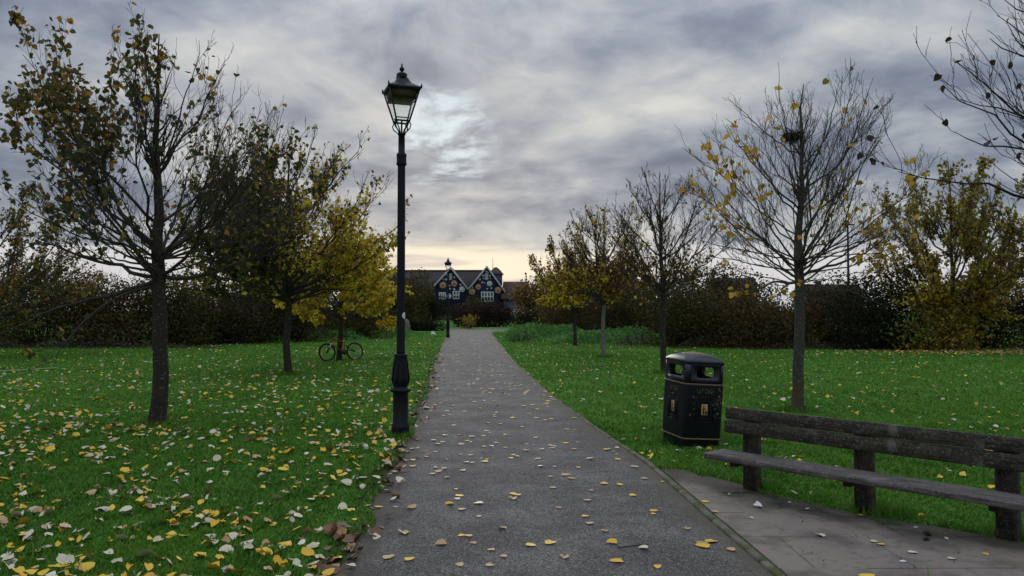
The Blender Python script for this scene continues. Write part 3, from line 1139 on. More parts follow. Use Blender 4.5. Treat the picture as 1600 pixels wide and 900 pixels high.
    for PP, RR, II, kk in ((P3, R3, I3, 3), (P4, R4, I4, 3)):
        s1_ = II == -1
        gt.tubes(PP[s1_], RR[s1_], kk, False)
    gt.build('trunk', bark or M_bark, root, True)
    for i in range(len(LP)):
        gl_ = Geo()
        gl_.tubes(LP[i], LRd[i], 7)
        s2_ = I2 == i
        gl_.tubes(P2[s2_], R2[s2_], 5)
        s3_ = I3 == i
        gl_.tubes(P3[s3_], R3[s3_], 3, False)
        s4_ = I4 == i
        gl_.tubes(P4[s4_], R4[s4_], 3, False)
        gl_.build('limb', lb, root, True)
    # leaf positions along twigs
    alls = [P3.reshape(-1, 3)[::1], P4[:, 1:].reshape(-1, 3)]
    if len(P2):
        alls.append(P2[:, 3:].reshape(-1, 3))
    C_ = np.concatenate(alls)
    for (cnt, lm, size, wf, indiv, shp) in leaves:
        wv = np.clip(wf(C_[:, 0], C_[:, 1], C_[:, 2]), 0, None) + 1e-9
        cnt_ = min(cnt, len(C_) * 2)
        ix = r.choice(len(C_), cnt_, True, wv / wv.sum())
        ps = C_[ix] + r.normal(0, .03, (cnt_, 3))
        sz = size * r.uniform(.65, 1.2, cnt_)
        A = hang_angles(r, cnt_, 0.9)
        ni = min(indiv, cnt_)
        if ni:
            order = np.argsort(ps[:, 1])          # those facing the path end first
            first = order[:ni]
            mes = []
            for sh in ('a', 'b', 'c', 'd', 'e'):
                V0, T0 = SH[sh]
                mes.append(np_mesh('leaf', V0, T0, None, True, [lm]))
            for j in first:
                o = bpy.data.objects.new('leaf', mes[r.randint(5)])
                col.objects.link(o)
                o.parent = root
                o.location = ps[j]
                o.rotation_euler = (A[0][j], A[1][j], A[2][j])
                o.scale = (sz[j],) * 3
            rest = order[ni:]
        else:
            rest = np.arange(cnt_)
        if len(rest):
            gf = Geo()
            if shp == 'simple':
                leaf_cloud(gf, ps[rest], sz[rest], tuple(q_[rest] for q_ in A), 'simple')
            else:
                for qn, sh in enumerate(('a', 'b', 'c', 'e')):
                    rr2 = rest[qn::4]
                    if len(rr2):
                        leaf_cloud(gf, ps[rr2], sz[rr2], tuple(q_[rr2] for q_ in A), sh)
            fo = gf.build('foliage', lm, root)
            fo['kind'] = 'stuff'
    return root


def W(cx, cz, sx, sz, base=0.02):
    return lambda x, y, z: base + np.exp(-((x - cx) / sx) ** 2 - ((z - cz) / sz) ** 2)


LIMES = 'young trees planted along the path'
# A: big near left tree
tree('park_tree', 'bare-branched tree nearest on the left, brown leaves left in its upper crown', tuple(G(246, 664)), 5.5, 0.108, 1.98, 1.95, 38, 5,
     leaves=[(2100, ML_dark, .076, lambda x, y, z: 0.015 + 1.3 * np.exp(-((x + .9) / .75) ** 2 - ((z - 4.7) / .75) ** 2) + 0.75 * np.exp(-((x + 1.6) / .6) ** 2 - ((z - 3.7) / .8) ** 2) + .28 * np.exp(-((x + 0.2) / .9) ** 2 - ((z - 5.2) / .35) ** 2), 300, 'full'),
             (900, ML_green, .07, lambda x, y, z: 0.25 * (z < 5) + 0.45 * (x < 0) + 2.5 * np.exp(-((x + 1.0) / .6) ** 2 - ((z - 1.3) / .35) ** 2), 0, 'full')],
     bark=M_bark, limb_bark=M_twig, dens=(4.2, 6.6, 7.0), low=0.26, group=LIMES, zb=1.6,
     extra=[(2.02, (1.0, -.2, 1.95), (2.15, -.1, 2.62), .03), (1.95, (-1.0, -.4, 1.7), (-1.75, -.7, 1.25), .026), (1.9, (-.6, -.7, 1.7), (-.75, -1.2, .95), .02), (2.0, (-1.1, .2, 2.2), (-2.1, .1, 2.5), .028)])
# B
pB = G(452, 585)
tree('park_tree', 'second tree on the left, dense dull green and yellow foliage', tuple(pB), 6.0, 0.095, 2.75, 1.7, 40, 8,
     leaves=[(12500, ML_green, .125, lambda x, y, z: 0.05 + 1.1 * np.exp(-((x + 1.2) / 1.0) ** 2 - ((z - 2.9) / 1.1) ** 2) + .45 * np.exp(-((x + .6) / .9) ** 2 - ((z - 4.7) / .8) ** 2), 0, 'simple'),
             (2200, ML_dark, .11, lambda x, y, z: 0.1 + np.exp(-((x + .4) / 1.0) ** 2 - ((z - 4.6) / .9) ** 2), 0, 'simple'),
             (4200, ML_yellow, .115, lambda x, y, z: 0.05 + np.exp(-((x - 1.6) / .8) ** 2 - ((z - 2.7) / 1.3) ** 2), 0, 'simple')],
     dens=(4.0, 6.0, 5.0), low=0.35, group=LIMES, zb=0.9, twig_r=.004)
# C: golden tree the bicycle leans on
tree('park_tree', 'golden-leaved tree the bicycle leans against', (-5.36, 23.86, 0), 4.3, 0.085, 1.95, 1.3, 28, 13,
     leaves=[(9000, ML_yellow, .13, lambda x, y, z: 0.25 + (z < 3.4) * 0.8 + (z < 1.8) * .6, 0, 'simple'), (500, ML_green, .11, lambda x, y, z: 0.2 + (x < 0), 0, 'simple')],
     dens=(4.0, 5.0, 3.2), low=0.5, group=LIMES, zb=0.6, twig_r=.0045, lift=0.1)
# D: near right
tree('park_tree', 'nearly bare tree behind the bench holding a bird nest and a few bright yellow leaves', tuple(G(1244, 642)), 5.2, 0.088, 1.75, 2.0, 48, 22,
     leaves=[(300, ML_bright, .10, lambda x, y, z: 0.05 + 1.0 * np.exp(-((x + 1.1) / .5) ** 2 - ((z - 3.7) / .6) ** 2) + 2.2 * np.exp(-((x + .8) / .6) ** 2 - ((z - 1.7) / .25) ** 2) + 2.6 * np.exp(-((x + 1.45) / .35) ** 2 - ((z - 2.1) / .35) ** 2) + .8 * np.exp(-((x - 1.25) / .35) ** 2 - ((z - 2.6) / .8) ** 2), 300, 'full')],
     bark=M_barkm, limb_bark=M_twig2, dens=(4.2, 6.4, 6.5), low=0.22, group=LIMES, zb=1.7,
     extra=[(1.95, (-.5, -.3, 2.0), (-1.25, -.5, 1.6), .02), (1.95, (.5, -.3, 1.9), (1.0, -.6, 1.62), .016), (2.0, (-.4, -.5, 1.95), (-.6, -.9, 1.55), .016), (2.05, (.9, 0, 2.35), (1.6, .1, 2.75), .024)])
# E
tree('park_tree', 'bare slender tree just beyond the litter bin, a few dark leaves at its tips', tuple(G(1037, 583)), 5.15, 0.078, 1.55, 1.9, 34, 34,
     leaves=[(150, ML_dark, .075, lambda x, y, z: z ** 3 * 0.02, 0, 'simple'), (50, ML_bright, .10, lambda x, y, z: np.exp(-((x - .8) / .6) ** 2 - ((z - 2.6) / .8) ** 2) + .02, 0, 'simple'),
             (520, ML_brown, .10, lambda x, y, z: np.exp(-((z - 2.1) / .7) ** 2) + .04, 0, 'simple')],
     limb_bark=M_twig, dens=(4.6, 6.5, 5.5), low=0.22, group=LIMES, twig_r=.0038)
# F
tree('park_tree', 'third tree on the right, pale trunk, russet leaves low in its crown', tuple(G(943, 558)), 5.15, 0.078, 1.9, 1.7, 34, 55,
     leaves=[(260, ML_dark, .09, lambda x, y, z: z ** 3 * 0.02, 0, 'simple'), (2300, ML_brown, .115, lambda x, y, z: np.exp(-((z - 2.3) / .8) ** 2) + .03, 0, 'simple'),
             (1500, ML_yellow, .13, lambda x, y, z: np.exp(-((x + 1.1) / .8) ** 2 - ((z - 1.7) / .7) ** 2) + .02, 0, 'simple')],
     bark=make_bark('pale_bark', (0.10, 0.09, 0.078), (0.23, 0.21, 0.185)), limb_bark=M_twig, dens=(4.4, 6.5, 5.5), low=0.4, group=LIMES, zb=1.0, twig_r=.0048)
# G
tree('park_tree', 'farthest tree of the right row, orange leaves beside the green nettles', (2.75, 33.5, 0), 4.9, 0.08, 2.0, 1.5, 26, 66,
     leaves=[(3000, ML_brown, .13, lambda x, y, z: 0.2 + 0 * x, 0, 'simple'), (1300, ML_yellow, .15, lambda x, y, z: np.exp(-((x + 1.3) / .8) ** 2 - ((z - 1.9) / .9) ** 2) + .03, 0, 'simple')],
     dens=(4.0, 5.5, 4.0), low=0.45, group=LIMES, zb=0.8, twig_r=.006)
# H: off the right edge, boughs reach into view
pH = Vector((9.75, 11.2, 0))
ex = []
for (px0, py0, px1, py1, Y0, Y1, rk) in [(1610, 306, 1405, 300, 10.6, 10.2, .038), (1610, 300, 1440, 165, 10.6, 10.2, .03), (1610, 120, 1480, 40, 10.8, 10.5, .032), (1600, 215, 1470, 70, 10.5, 10.0, .03),
                                         (1610, 40, 1520, -20, 10.6, 10.4, .03), (1610, 345, 1490, 405, 10.4, 9.9, .02), (1610, 190, 1490, 150, 11.4, 11.6, .026), (1610, 90, 1545, 5, 11.0, 11.2, .026),
                                         (1610, 250, 1480, 215, 11.2, 11.2, .026), (1610, 395, 1500, 380, 10.3, 9.8, .016), (1610, 310, 1500, 250, 10.0, 9.6, .02)]:
    q0 = np.array([(px0 - 800) / 1200 * Y0, Y0, HC + (485 - py0) / 1200 * Y0]) - np.array(pH) + np.array([.32, 0, 0])
    q1 = np.array([(px1 - 800) / 1200 * Y1, Y1, HC + (485 - py1) / 1200 * Y1]) - np.array(pH) + np.array([.32, 0, 0])
    mid_ = q0 + (q0 - q1) * .15 + np.array([0, 0, -.12])
    ex.append((max(2.2, q0[2] - .35), mid_, q1, rk))
tree('boughy_tree', 'dark bare tree beyond the right edge whose curving boughs hang over the lawn', tuple(pH), 8.6, 0.17, 2.9, 2.6, 9, 77,
     leaves=[(150, leaf_mat('withered_leaf', [(0, (0.03, 0.018, 0.018)), (1, (0.09, 0.045, 0.035))], .2), .10, lambda x, y, z: 1.0 * (x < 0) + .05, 150, 'full')],
     bark=M_darktwig, limb_bark=M_darktwig, dens=(2.0, 3.2, 1.5), low=0.2, extra=ex, twig_r=.0030, lift=0.75)

# ------------------------------------------------------------------ bird nest in tree D
pD = G(1244, 642)
nz = HC + (485 - 213) / 1200 * pD.y
ng = Geo()
r = np.random.RandomState(4)
PN, RN = [], []
for i in range(210):
    a_ = r.rand() * 2 * PI
    rad = .05 + .07 * r.rand()
    zc_ = r.normal(0, .035)
    c0 = np.array([math.cos(a_) * rad, math.sin(a_) * rad, zc_])
    tgt = np.array([-math.sin(a_), math.cos(a_), r.normal(0, .35)]) + r.normal(0, .35, 3)
    tgt /= np.linalg.norm(tgt)
    L = .06 + .09 * r.rand()
    PN.append(np.array([c0 - tgt * L, c0 + np.array([math.cos(a_), math.sin(a_), 0]) * .015, c0 + tgt * L]))
    RN.append([.003, .004, .002])
ng.tubes(np.array(PN), np.array(RN), 3)
ng.lathe([(.02, -.07), (.09, -.05), (.115, 0), (.10, .035), (.07, .03), (.03, -.01)], 12)
nest = tag(ng.build('bird_nest', M_nest, None, loc=(pD.x - .06, pD.y - .03, nz)), 'dark twig bird nest high in the bare tree behind the bench', 'nest')

# ------------------------------------------------------------------ street lamps
def make_lamp():
    root = thing('street_lamp', 'black Victorian lantern post beside the path, white round sticker on its shaft', 'street lamp', (0, 0, 0), R(20), 'lantern posts along the path')
    bm_ = Geo()
    bm_.lathe([(.112, -.03), (.112, .12), (.108, .15), (.094, .165), (.092, .53), (.096, .545), (.122, .555), (.124, .575), (.116, .59), (.085, .60), (.088, .63), (.106, .66), (.110, .70), (.104, .76), (.088, .90), (.076, .985), (.078, .99), (.078, 1.015), (.06, 1.02)], 28)
    bm_.build('base', M_iron, root, True, 0.0)
    # raised ornament ribs on the vase
    og = Geo()
    for i in range(8):
        a_ = i * PI / 4 + .2
        ca, sa = math.cos(a_), math.sin(a_)
        og.tube([(ca * .108, sa * .108, .67), (ca * .113, sa * .113, .71), (ca * .105, sa * .105, .77), (ca * .091, sa * .091, .90), (ca * .08, sa * .08, .97)], [.006, .01, .009, .007, .004], 6)
    og.build('rib_ornament', M_iron, root, True)
    sg = Geo()
    sg.lathe([(.058, 1.0), (.052, 1.05), (.047, 3.33), (.047, 3.36)], 20)
    sg.build('shaft', M_iron, root, True)
    cg = Geo()
    cg.lathe([(.046, 3.34), (.062, 3.35), (.064, 3.37), (.060, 3.39), (.060, 3.45), (.064, 3.47), (.062, 3.49), (.042, 3.50), (.040, 3.72), (.050, 3.725), (.050, 3.745), (.03, 3.75)], 20)
    cg.build('neck', M_iron, root, True)
    # scrolled cradle
    br = Geo()
    for i in range(4):
        a_ = PI / 4 + i * PI / 2
        ca, sa = math.cos(a_), math.sin(a_)
        prof = [(.02, 3.735), (.045, 3.745), (.085, 3.77), (.12, 3.80), (.135, 3.84), (.118, 3.875), (.095, 3.875), (.088, 3.855)]
        br.tube([(ca * p_, sa * p_, z_) for p_, z_ in prof], .0075, 6)
        prof = [(.03, 3.74), (.055, 3.80), (.09, 3.84), (.108, 3.885)]
        br.tube([(ca * p_, sa * p_, z_) for p_, z_ in prof], .008, 6)
    br.tube([(0, 0, 3.73), (0, 0, 3.90)], .011, 8)
    br.build('scroll_bracket', M_iron, root, True)
    # lantern frame: tapered square
    zb_, zt_, hb, ht = 3.885, 4.27, .080, .185
    fr_ = Geo()
    cs = [(-1, -1), (1, -1), (1, 1), (-1, 1)]
    for (sx, sy) in cs:
        fr_.tube([(sx * hb, sy * hb, zb_), (sx * ht, sy * ht, zt_)], .0115, 5)
    for i in range(4):
        a_, c_ = cs[i], cs[(i + 1) % 4]
        fr_.tube([(a_[0] * hb, a_[1] * hb, zb_ + .006), (c_[0] * hb, c_[1] * hb, zb_ + .006)], .012, 5)
        h2 = hb * .93
        fr_.tube([(a_[0] * h2, a_[1] * h2, zb_ + .045), (c_[0] * h2, c_[1] * h2, zb_ + .045)], .008, 5)
        fr_.tube([(a_[0] * ht, a_[1] * ht, zt_), (c_[0] * ht, c_[1] * ht, zt_)], .014, 5)
        zm = zt_ - .118
        hm = hb + (ht - hb) * (zm - zb_) / (zt_ - zb_)
        fr_.tube([(a_[0] * hm, a_[1] * hm, zm), (c_[0] * hm, c_[1] * hm, zm)], .0085, 5)
    fr_.build('lantern_frame', M_iron2, root)
    # dull reflector box behind the upper panes
    rg = Geo()
    zm = zt_ - .112
    k0, k1 = .93 * (hb + (ht - hb) * (zm - zb_) / (zt_ - zb_)), .93 * ht
    rg.loft([[(-k0, -k0, zm), (k0, -k0, zm), (k0, k0, zm), (-k0, k0, zm)], [(-k1, -k1, zt_ - .004), (k1, -k1, zt_ - .004), (k1, k1, zt_ - .004), (-k1, k1, zt_ - .004)]])
    rg.build('reflector', M_olive, root)
    for i in range(4):
        pg = Geo()
        a_, c_ = cs[i], cs[(i + 1) % 4]
        za, zc2 = zb_ + .01, zt_ - .122
        ha = hb + (ht - hb) * (za - zb_) / (zt_ - zb_) - .002
        hc_ = hb + (ht - hb) * (zc2 - zb_) / (zt_ - zb_) - .002
        pg.add([(a_[0] * ha, a_[1] * ha, za), (c_[0] * ha, c_[1] * ha, za), (c_[0] * hc_, c_[1] * hc_, zc2), (a_[0] * hc_, a_[1] * hc_, zc2)], None, [(0, 1, 2, 3)])
        pg.build('glass_pane', M_glass, root)
    # swept roof
    def sq(hh, z_, n_=6):
        out = []
        for i in range(4):
            a_, c_ = cs[i], cs[(i + 1) % 4]
            for t in range(n_):
                f_ = t / n_
                out.append(((a_[0] + (c_[0] - a_[0]) * f_) * hh, (a_[1] + (c_[1] - a_[1]) * f_) * hh, z_))
        return out
    rf = Geo()
    rf.loft([sq(.190, 4.262), sq(.205, 4.275), sq(.205, 4.292), sq(.175, 4.312), sq(.135, 4.335), sq(.10, 4.362), sq(.078, 4.40), sq(.062, 4.435), sq(.05, 4.44)])
    rf.build('roof', M_iron2, root)
    ft = Geo()
    for (sx, sy) in cs:
        ft.tube([(sx * .198, sy * .198, 4.275), (sx * .203, sy * .203, 4.31), (sx * .205, sy * .205, 4.335)], [.013, .012, .002], 6)
    ft.lathe([(.05, 4.435), (.075, 4.44), (.062, 4.452), (.066, 4.462), (.068, 4.48), (.056, 4.498), (.03, 4.508), (.014, 4.515), (.018, 4.522), (.032, 4.54), (.032, 4.556), (.018, 4.575), (.009, 4.59), (.011, 4.60), (.004, 4.625)], 16)
    ft.build('finial', M_iron2, root, True)
    return root


lampP = G(625, 683)
lamp = make_lamp()
lamp2 = copy_tree(lamp)
lamp2['label'] = 'distant lantern post where the path meets the dark bushes'
lamp2.location = G(700, 527)
lamp2.rotation_euler = (0, 0, R(6))
lamp.location = (lampP.x, lampP.y + .08, 0)
st = Geo()
zs = HC + (485 - 493) / 1200 * 9.45
ring = []
k = 16
V = [(0.0, 0, 0)]
rr_ = .0518
for i in range(k):
    t = i * 2 * PI / k
    ring.append((math.cos(t) * .045, math.sin(t) * .040))
a0 = R(-36)
V = [(rr_ * math.cos(a0), rr_ * math.sin(a0), zs)]
for kk in (0.35, 0.7, 1.0):
    for (u_, v_) in ring:
        a_ = a0 + u_ * kk / rr_
        V.append((rr_ * math.cos(a_), rr_ * math.sin(a_), zs + v_ * kk))
T = [(0, 1 + i, 1 + (i + 1) % k) for i in range(k)]
Q = []
for kk in range(2):
    for i in range(k):
        Q.append((1 + kk * k + i, 1 + (kk + 1) * k + i, 1 + (kk + 1) * k + (i + 1) % k, 1 + kk * k + (i + 1) % k))
st.add(V, T, Q)
st.build('sticker', M_white, lamp, True)


# ------------------------------------------------------------------ litter bin
def rrect(fx, fy, rad, z, n_=5):
    """rounded rectangle ring, half sizes fx, fy"""
    out = []
    for (cx_, cy_, a0_) in ((fx - rad, fy - rad, 0), (-fx + rad, fy - rad, PI / 2), (-fx + rad, -fy + rad, PI), (fx - rad, -fy + rad, 1.5 * PI)):
        for i in range(n_ + 1):
            a_ = a0_ + i * PI / 2 / n_
            out.append((cx_ + rad * math.cos(a_), cy_ + rad * math.sin(a_), z))
    return out


def holed_panel(w_, h_, hw, hh, hr, hz, depth, n_=6):
    """upright panel w_ x h_ centred on x, z from 0, with a rounded hole; front at y=0, back at y=depth"""
    inner = []
    for (cx_, cz_, a0_) in ((hw - hr, hh - hr, 0), (-hw + hr, hh - hr, PI / 2), (-hw + hr, -hh + hr, PI), (hw - hr, -hh + hr, 1.5 * PI)):
        for i in range(n_ + 1):
            a_ = a0_ + i * PI / 2 / n_
            inner.append((cx_ + hr * math.cos(a_), hz + cz_ + hr * math.sin(a_)))
    outer = []
    for (x, z) in inner:
        dx_, dz_ = x / (w_ / 2), (z - h_ / 2) / (h_ / 2)
        s = max(abs(dx_), abs(dz_), 1e-6)
        outer.append((x / s, h_ / 2 + (z - h_ / 2) / s))
    # snap corners
    for cxs, czs in ((1, 1), (-1, 1), (-1, 0), (1, 0)):
        tx, tz_ = cxs * w_ / 2, czs * h_
        j = min(range(len(outer)), key=lambda q_: (outer[q_][0] - tx) ** 2 + (outer[q_][1] - tz_) ** 2)
        outer[j] = (tx, tz_)
    k = len(inner)
    V = [(x, 0, z) for x, z in outer] + [(x, 0, z) for x, z in inner] + [(x, depth, z) for x, z in outer] + [(x, depth, z) for x, z in inner]
    Q = []
    for i in range(k):
        j = (i + 1) % k
        Q += [(i, k + i, k + j, j)[::-1], (2 * k + i, 2 * k + j, 3 * k + j, 3 * k + i)[::-1], (k + i, 3 * k + i, 3 * k + j, k + j)[::-1], (i, j, 2 * k + j, 2 * k + i)[::-1]]
    return V, Q


BF, BG = .235, .30            # half width (front) and half depth
cornr = G(1067, 701)
TH = R(13)
Mz = Matrix.Rotation(TH, 3, 'Z')
cen = Vector((cornr.x, cornr.y, 0)) - Mz @ Vector((-BF + .03, -BG + .03, 0))
binr = thing('litter_bin', 'black square litter bin with a domed hood and gold bands, leaning beside the bench', 'litter bin', tuple(cen), 0)
binr.rotation_euler = (Matrix.Rotation(R(3.6), 3, 'Y') @ Mz).to_euler()
bg_ = Geo()
bg_.loft([rrect(BF - .012, BG - .012, .05, -.03), rrect(BF - .012, BG - .012, .05, .105), rrect(BF, BG, .055, .115), rrect(BF + .004, BG + .004, .055, .70), rrect(BF + .004, BG + .004, .055, .722), rrect(BF - .03, BG - .03, .05, .722), rrect(BF - .03, BG - .03, .05, .60)])
bg_.build('body', M_bin, binr, False, .004)
for zb_, hx in ((.108, .006), (.715, .010)):
    bb = Geo()
    ro, ri = rrect(BF + hx, BG + hx, .06, 0), rrect(BF - .005, BG - .005, .05, 0)
    k = len(ro)
    V = [(x, y, zb_) for x, y, z in ro] + [(x, y, zb_ + .016) for x, y, z in ro] + [(x, y, zb_) for x, y, z in ri] + [(x, y, zb_ + .016) for x, y, z in ri]
    Q = []
    for i in range(k):
        j = (i + 1) % k
        Q += [(i, j, k + j, k + i), (k + i, k + j, 3 * k + j, 3 * k + i), (2 * k + i, i + 0, j, 2 * k + j)[::-1], (2 * k + j, 2 * k + i, 3 * k + i, 3 * k + j)]
    bb.add(V, None, Q)
    bb.build('gold_band', M_gold, binr)
# hood walls with openings on all four sides
hg = Geo()
hz0, hh_ = .735, .235
ht_ = .022
for side_ in range(4):
    half_w, half_d = (BF, BG) if side_ % 2 == 0 else (BG, BF)
    V, Q = holed_panel(half_w * 2 - .10, hh_, half_w - .125, .060, .040, .120, .03)
    A_ = Matrix.Rotation(side_ * PI / 2, 3, 'Z')
    V = [tuple(A_ @ Vector((x, y - half_d + .004, z + hz0))) for x, y, z in V]
    hg.add(V, None, Q)
for sx in (-1, 1):
    for sy in (-1, 1):
        ring0 = []
        pts = []
        cx_, cy_ = sx * (BF - .052), sy * (BG - .052)
        for i in range(7):
            a_ = math.atan2(sy, sx) - PI / 4 + i * PI / 12
            pts.append((cx_ + math.cos(a_) * .05, cy_ + math.sin(a_) * .05))
        a_ = math.atan2(sy, sx)
        pts.append((cx_ - .028 * sx * .2, cy_ - .028 * sy * .2))
        hg.loft([[(x, y, hz0) for x, y in pts], [(x, y, hz0 + hh_) for x, y in pts]])
hg.build('hood_wall', M_hood, binr)
ld = Geo()
ld.loft([rrect(BF - .03, BG - .03, .05, hz0 + hh_ - .02), rrect(BF + .006, BG + .006, .06, hz0 + hh_ - .015), rrect(BF + .010, BG + .010, .065, hz0 + hh_ + .002), rrect(BF + .004, BG + .004, .075, hz0 + hh_ + .016),
         rrect(BF - .014, BG - .018, .09, hz0 + hh_ + .038), rrect(BF - .045, BG - .06, .11, hz0 + hh_ + .060), rrect(BF - .085, BG - .12, .12, hz0 + hh_ + .077), rrect(BF - .125, BG - .18, .105, hz0 + hh_ + .086)])
ld.build('lid', M_hood, binr, True)
cp = Geo()
cp.lathe([(.13, 1.03), (.145, 1.036), (.145, 1.050), (.128, 1.058), (.08, 1.066), (.03, 1.072), (.004, 1.074)], 24)
cp.build('ash_cap', M_bronze, binr, True)
# recessed-panel beading, emblem and worn lettering on the two faces in view
def text(name, body, size, m, parent, loc, rot, ext=.0012):
    cu = bpy.data.curves.new(name, 'FONT')
    cu.body = body
    cu.size = size
    cu.extrude = ext
    cu.align_x = 'CENTER'
    cu.align_y = 'CENTER'
    cu.materials.append(m)
    t_ = bpy.data.objects.new(name, cu)
    col.objects.link(t_)
    bpy.context.view_layer.update()
    me_ = bpy.data.meshes.new_from_object(t_.evaluated_get(bpy.context.evaluated_depsgraph_get()))
    bpy.data.objects.remove(t_)
    me_.name = name
    return link(name, me_, parent, loc, rot)


M_worn, n, b = mat('worn_gold_lettering', 0.6, 0.3)
wn = n.noise(obj_coord(n), 38, 4, 0.7)
n.put(b.inputs['Base Color'], n.mix(n.ss(wn, .47, .58), (0.008, 0.008, 0.011), (0.22, 0.17, 0.095)))
for side_, half_d, half_w in ((0, BG, BF), (3, BF, BG)):
    A_ = Matrix.Rotation(side_ * PI / 2, 4, 'Z')
    yf = -half_d - .004

    def pt(x, y, z):
        return tuple(A_ @ Vector((x, y, z)))
    fr_ = Geo()
    for (hw_, z0_, z1_, t) in ((.115, .30, .585, .007), (.072, .345, .545, .005)):
        for (xa, xb, za, zb2) in ((-hw_, hw_, z0_, z0_ + t), (-hw_, hw_, z1_ - t, z1_), (-hw_, -hw_ + t, z0_ + t, z1_ - t), (hw_ - t, hw_, z0_ + t, z1_ - t)):
            fr_.box((xa, yf - .006, za), (xb, yf + .004, zb2), A_)
    fr_.build('panel_beading', M_bin, binr)
    pg = Geo()
    pg.box((-.037, yf - .005, .385), (.037, yf + .003, .505), A_)
    em = pg.build('emblem', M_icon, binr, False, .002)
    # dark tidy figure dropping a wrapper into a basket
    fg = Geo()
    y0_, y1_ = yf - .0075, yf - .004
    for poly in ([(-.018, .478), (-.008, .472), (-.002, .480), (-.008, .492), (-.016, .490)], [(-.022, .440), (-.006, .440), (-.006, .470), (-.020, .470)], [(-.022, .396), (-.015, .396), (-.013, .440), (-.022, .440)],
                 [(-.012, .396), (-.005, .396), (-.006, .440), (-.013, .440)], [(-.006, .455), (.016, .446), (.016, .452), (-.006, .466)], [(.008, .396), (.026, .396), (.030, .430), (.004, .430)]):
        k = len(poly)
        V = [pt(x, y0_, z) for x, z in poly] + [pt(x, y1_, z) for x, z in poly]
        fg.add(V, [(0, q, q + 1) for q in range(1, k - 1)], [(i, i + k, (i + 1) % k + k, (i + 1) % k) for i in range(k)])
    fg.build('figure', M_black, em)
    lt = text('lettering', 'LITTER', .072, M_worn, binr, pt(0, yf - .001, .648), (PI / 2, 0, side_ * PI / 2))
    fl = Geo()
    r = np.random.RandomState(8 + side_)
    if side_ == 0:
        for i in range(70):
            x_ = .165 + r.normal(0, .02)
            z_ = r.uniform(.34, .69)
            s_ = r.uniform(.003, .011)
            pp = [(x_ + s_ * math.cos(t) * r.uniform(.5, 1), z_ + s_ * 1.5 * math.sin(t) * r.uniform(.5, 1)) for t in np.linspace(0, 2 * PI, 6)[:-1]]
            V = [pt(x, yf - .0016, z) for x, z in pp] + [pt(x, yf + .003, z) for x, z in pp]
            fl.add(V, [(0, q, q + 1) for q in range(1, 4)], [(i_, i_ + 5, (i_ + 1) % 5 + 5, (i_ + 1) % 5) for i_ in range(5)])
        for i in range(26):
            x_, z_ = r.choice([-.14, .10]) + r.normal(0, .018), r.uniform(.36, .60)
            s_ = r.uniform(.002, .007)
            pp = [(x_ + s_ * math.cos(t), z_ + s_ * 1.8 * math.sin(t)) for t in np.linspace(0, 2 * PI, 6)[:-1]]
            V = [pt(x, yf - .0016, z) for x, z in pp] + [pt(x, yf + .003, z) for x, z in pp]
            fl.add(V, [(0, q, q + 1) for q in range(1, 4)], [(i_, i_ + 5, (i_ + 1) % 5 + 5, (i_ + 1) % 5) for i_ in range(5)])
        fo_ = fl.build('paint_flakes', M_worn, binr)
        fo_['kind'] = 'stuff'
inr = Geo()
inr.loft([rrect(BF - .045, BG - .045, .05, .55), rrect(BF - .045, BG - .045, .05, .69)])
inr.build('inner_liner', M_black, binr)

# ------------------------------------------------------------------ bench
g1, g3 = G(1173, 765), G(1569, 841)
dirb = (g3 - g1)
Lb = dirb.length
ang_b = math.atan2(dirb.y, dirb.x)
bench = thing('park_bench', 'weathered dark timber bench with two back planks on three posts beside the bin', 'bench', tuple(g1), ang_b)
# local x along the bench, local -y towards the path


def plank(lo, hi, name, m, seed, rot=(0, 0, 0), loc=(0, 0, 0), segs=26):
    """slightly warped plank; geometry centred on its own origin"""
    r = np.random.RandomState(seed)
    L, Wd, Th = hi[0] - lo[0], hi[1] - lo[1], hi[2] - lo[2]
    g_ = Geo()
    xs = np.linspace(-L / 2, L / 2, segs)
    bow = smooth_noise(xs, .003, 1.3, seed) + r.normal(0, .0008, segs)
    bow2 = smooth_noise(xs, .003, 1.9, seed + 1) + r.normal(0, .0008, segs)
    rings = []
    c_ = min(Wd, Th) * .12
    for i, x in enumerate(xs):
        y0_, y1_, z0_, z1_ = -Wd / 2 + bow[i], Wd / 2 + bow2[i], -Th / 2 + bow2[i] * .6, Th / 2 + bow[i] * .6
        sh = c_ if 0 < i < segs - 1 else c_ * 1.8
        rings.append([(x, y0_ + sh, z0_), (x, y1_ - sh, z0_), (x, y1_, z0_ + sh), (x, y1_, z1_ - sh), (x, y1_ - sh, z1_), (x, y0_ + sh, z1_), (x, y0_, z1_ - sh), (x, y0_, z0_ + sh)])
    g_.loft(rings)
    o = g_.build(name, m, bench)
    o.location = Vector(loc) + Vector(((lo[0] + hi[0]) / 2, (lo[1] + hi[1]) / 2, (lo[2] + hi[2]) / 2))
    o.rotation_euler = rot
    return o


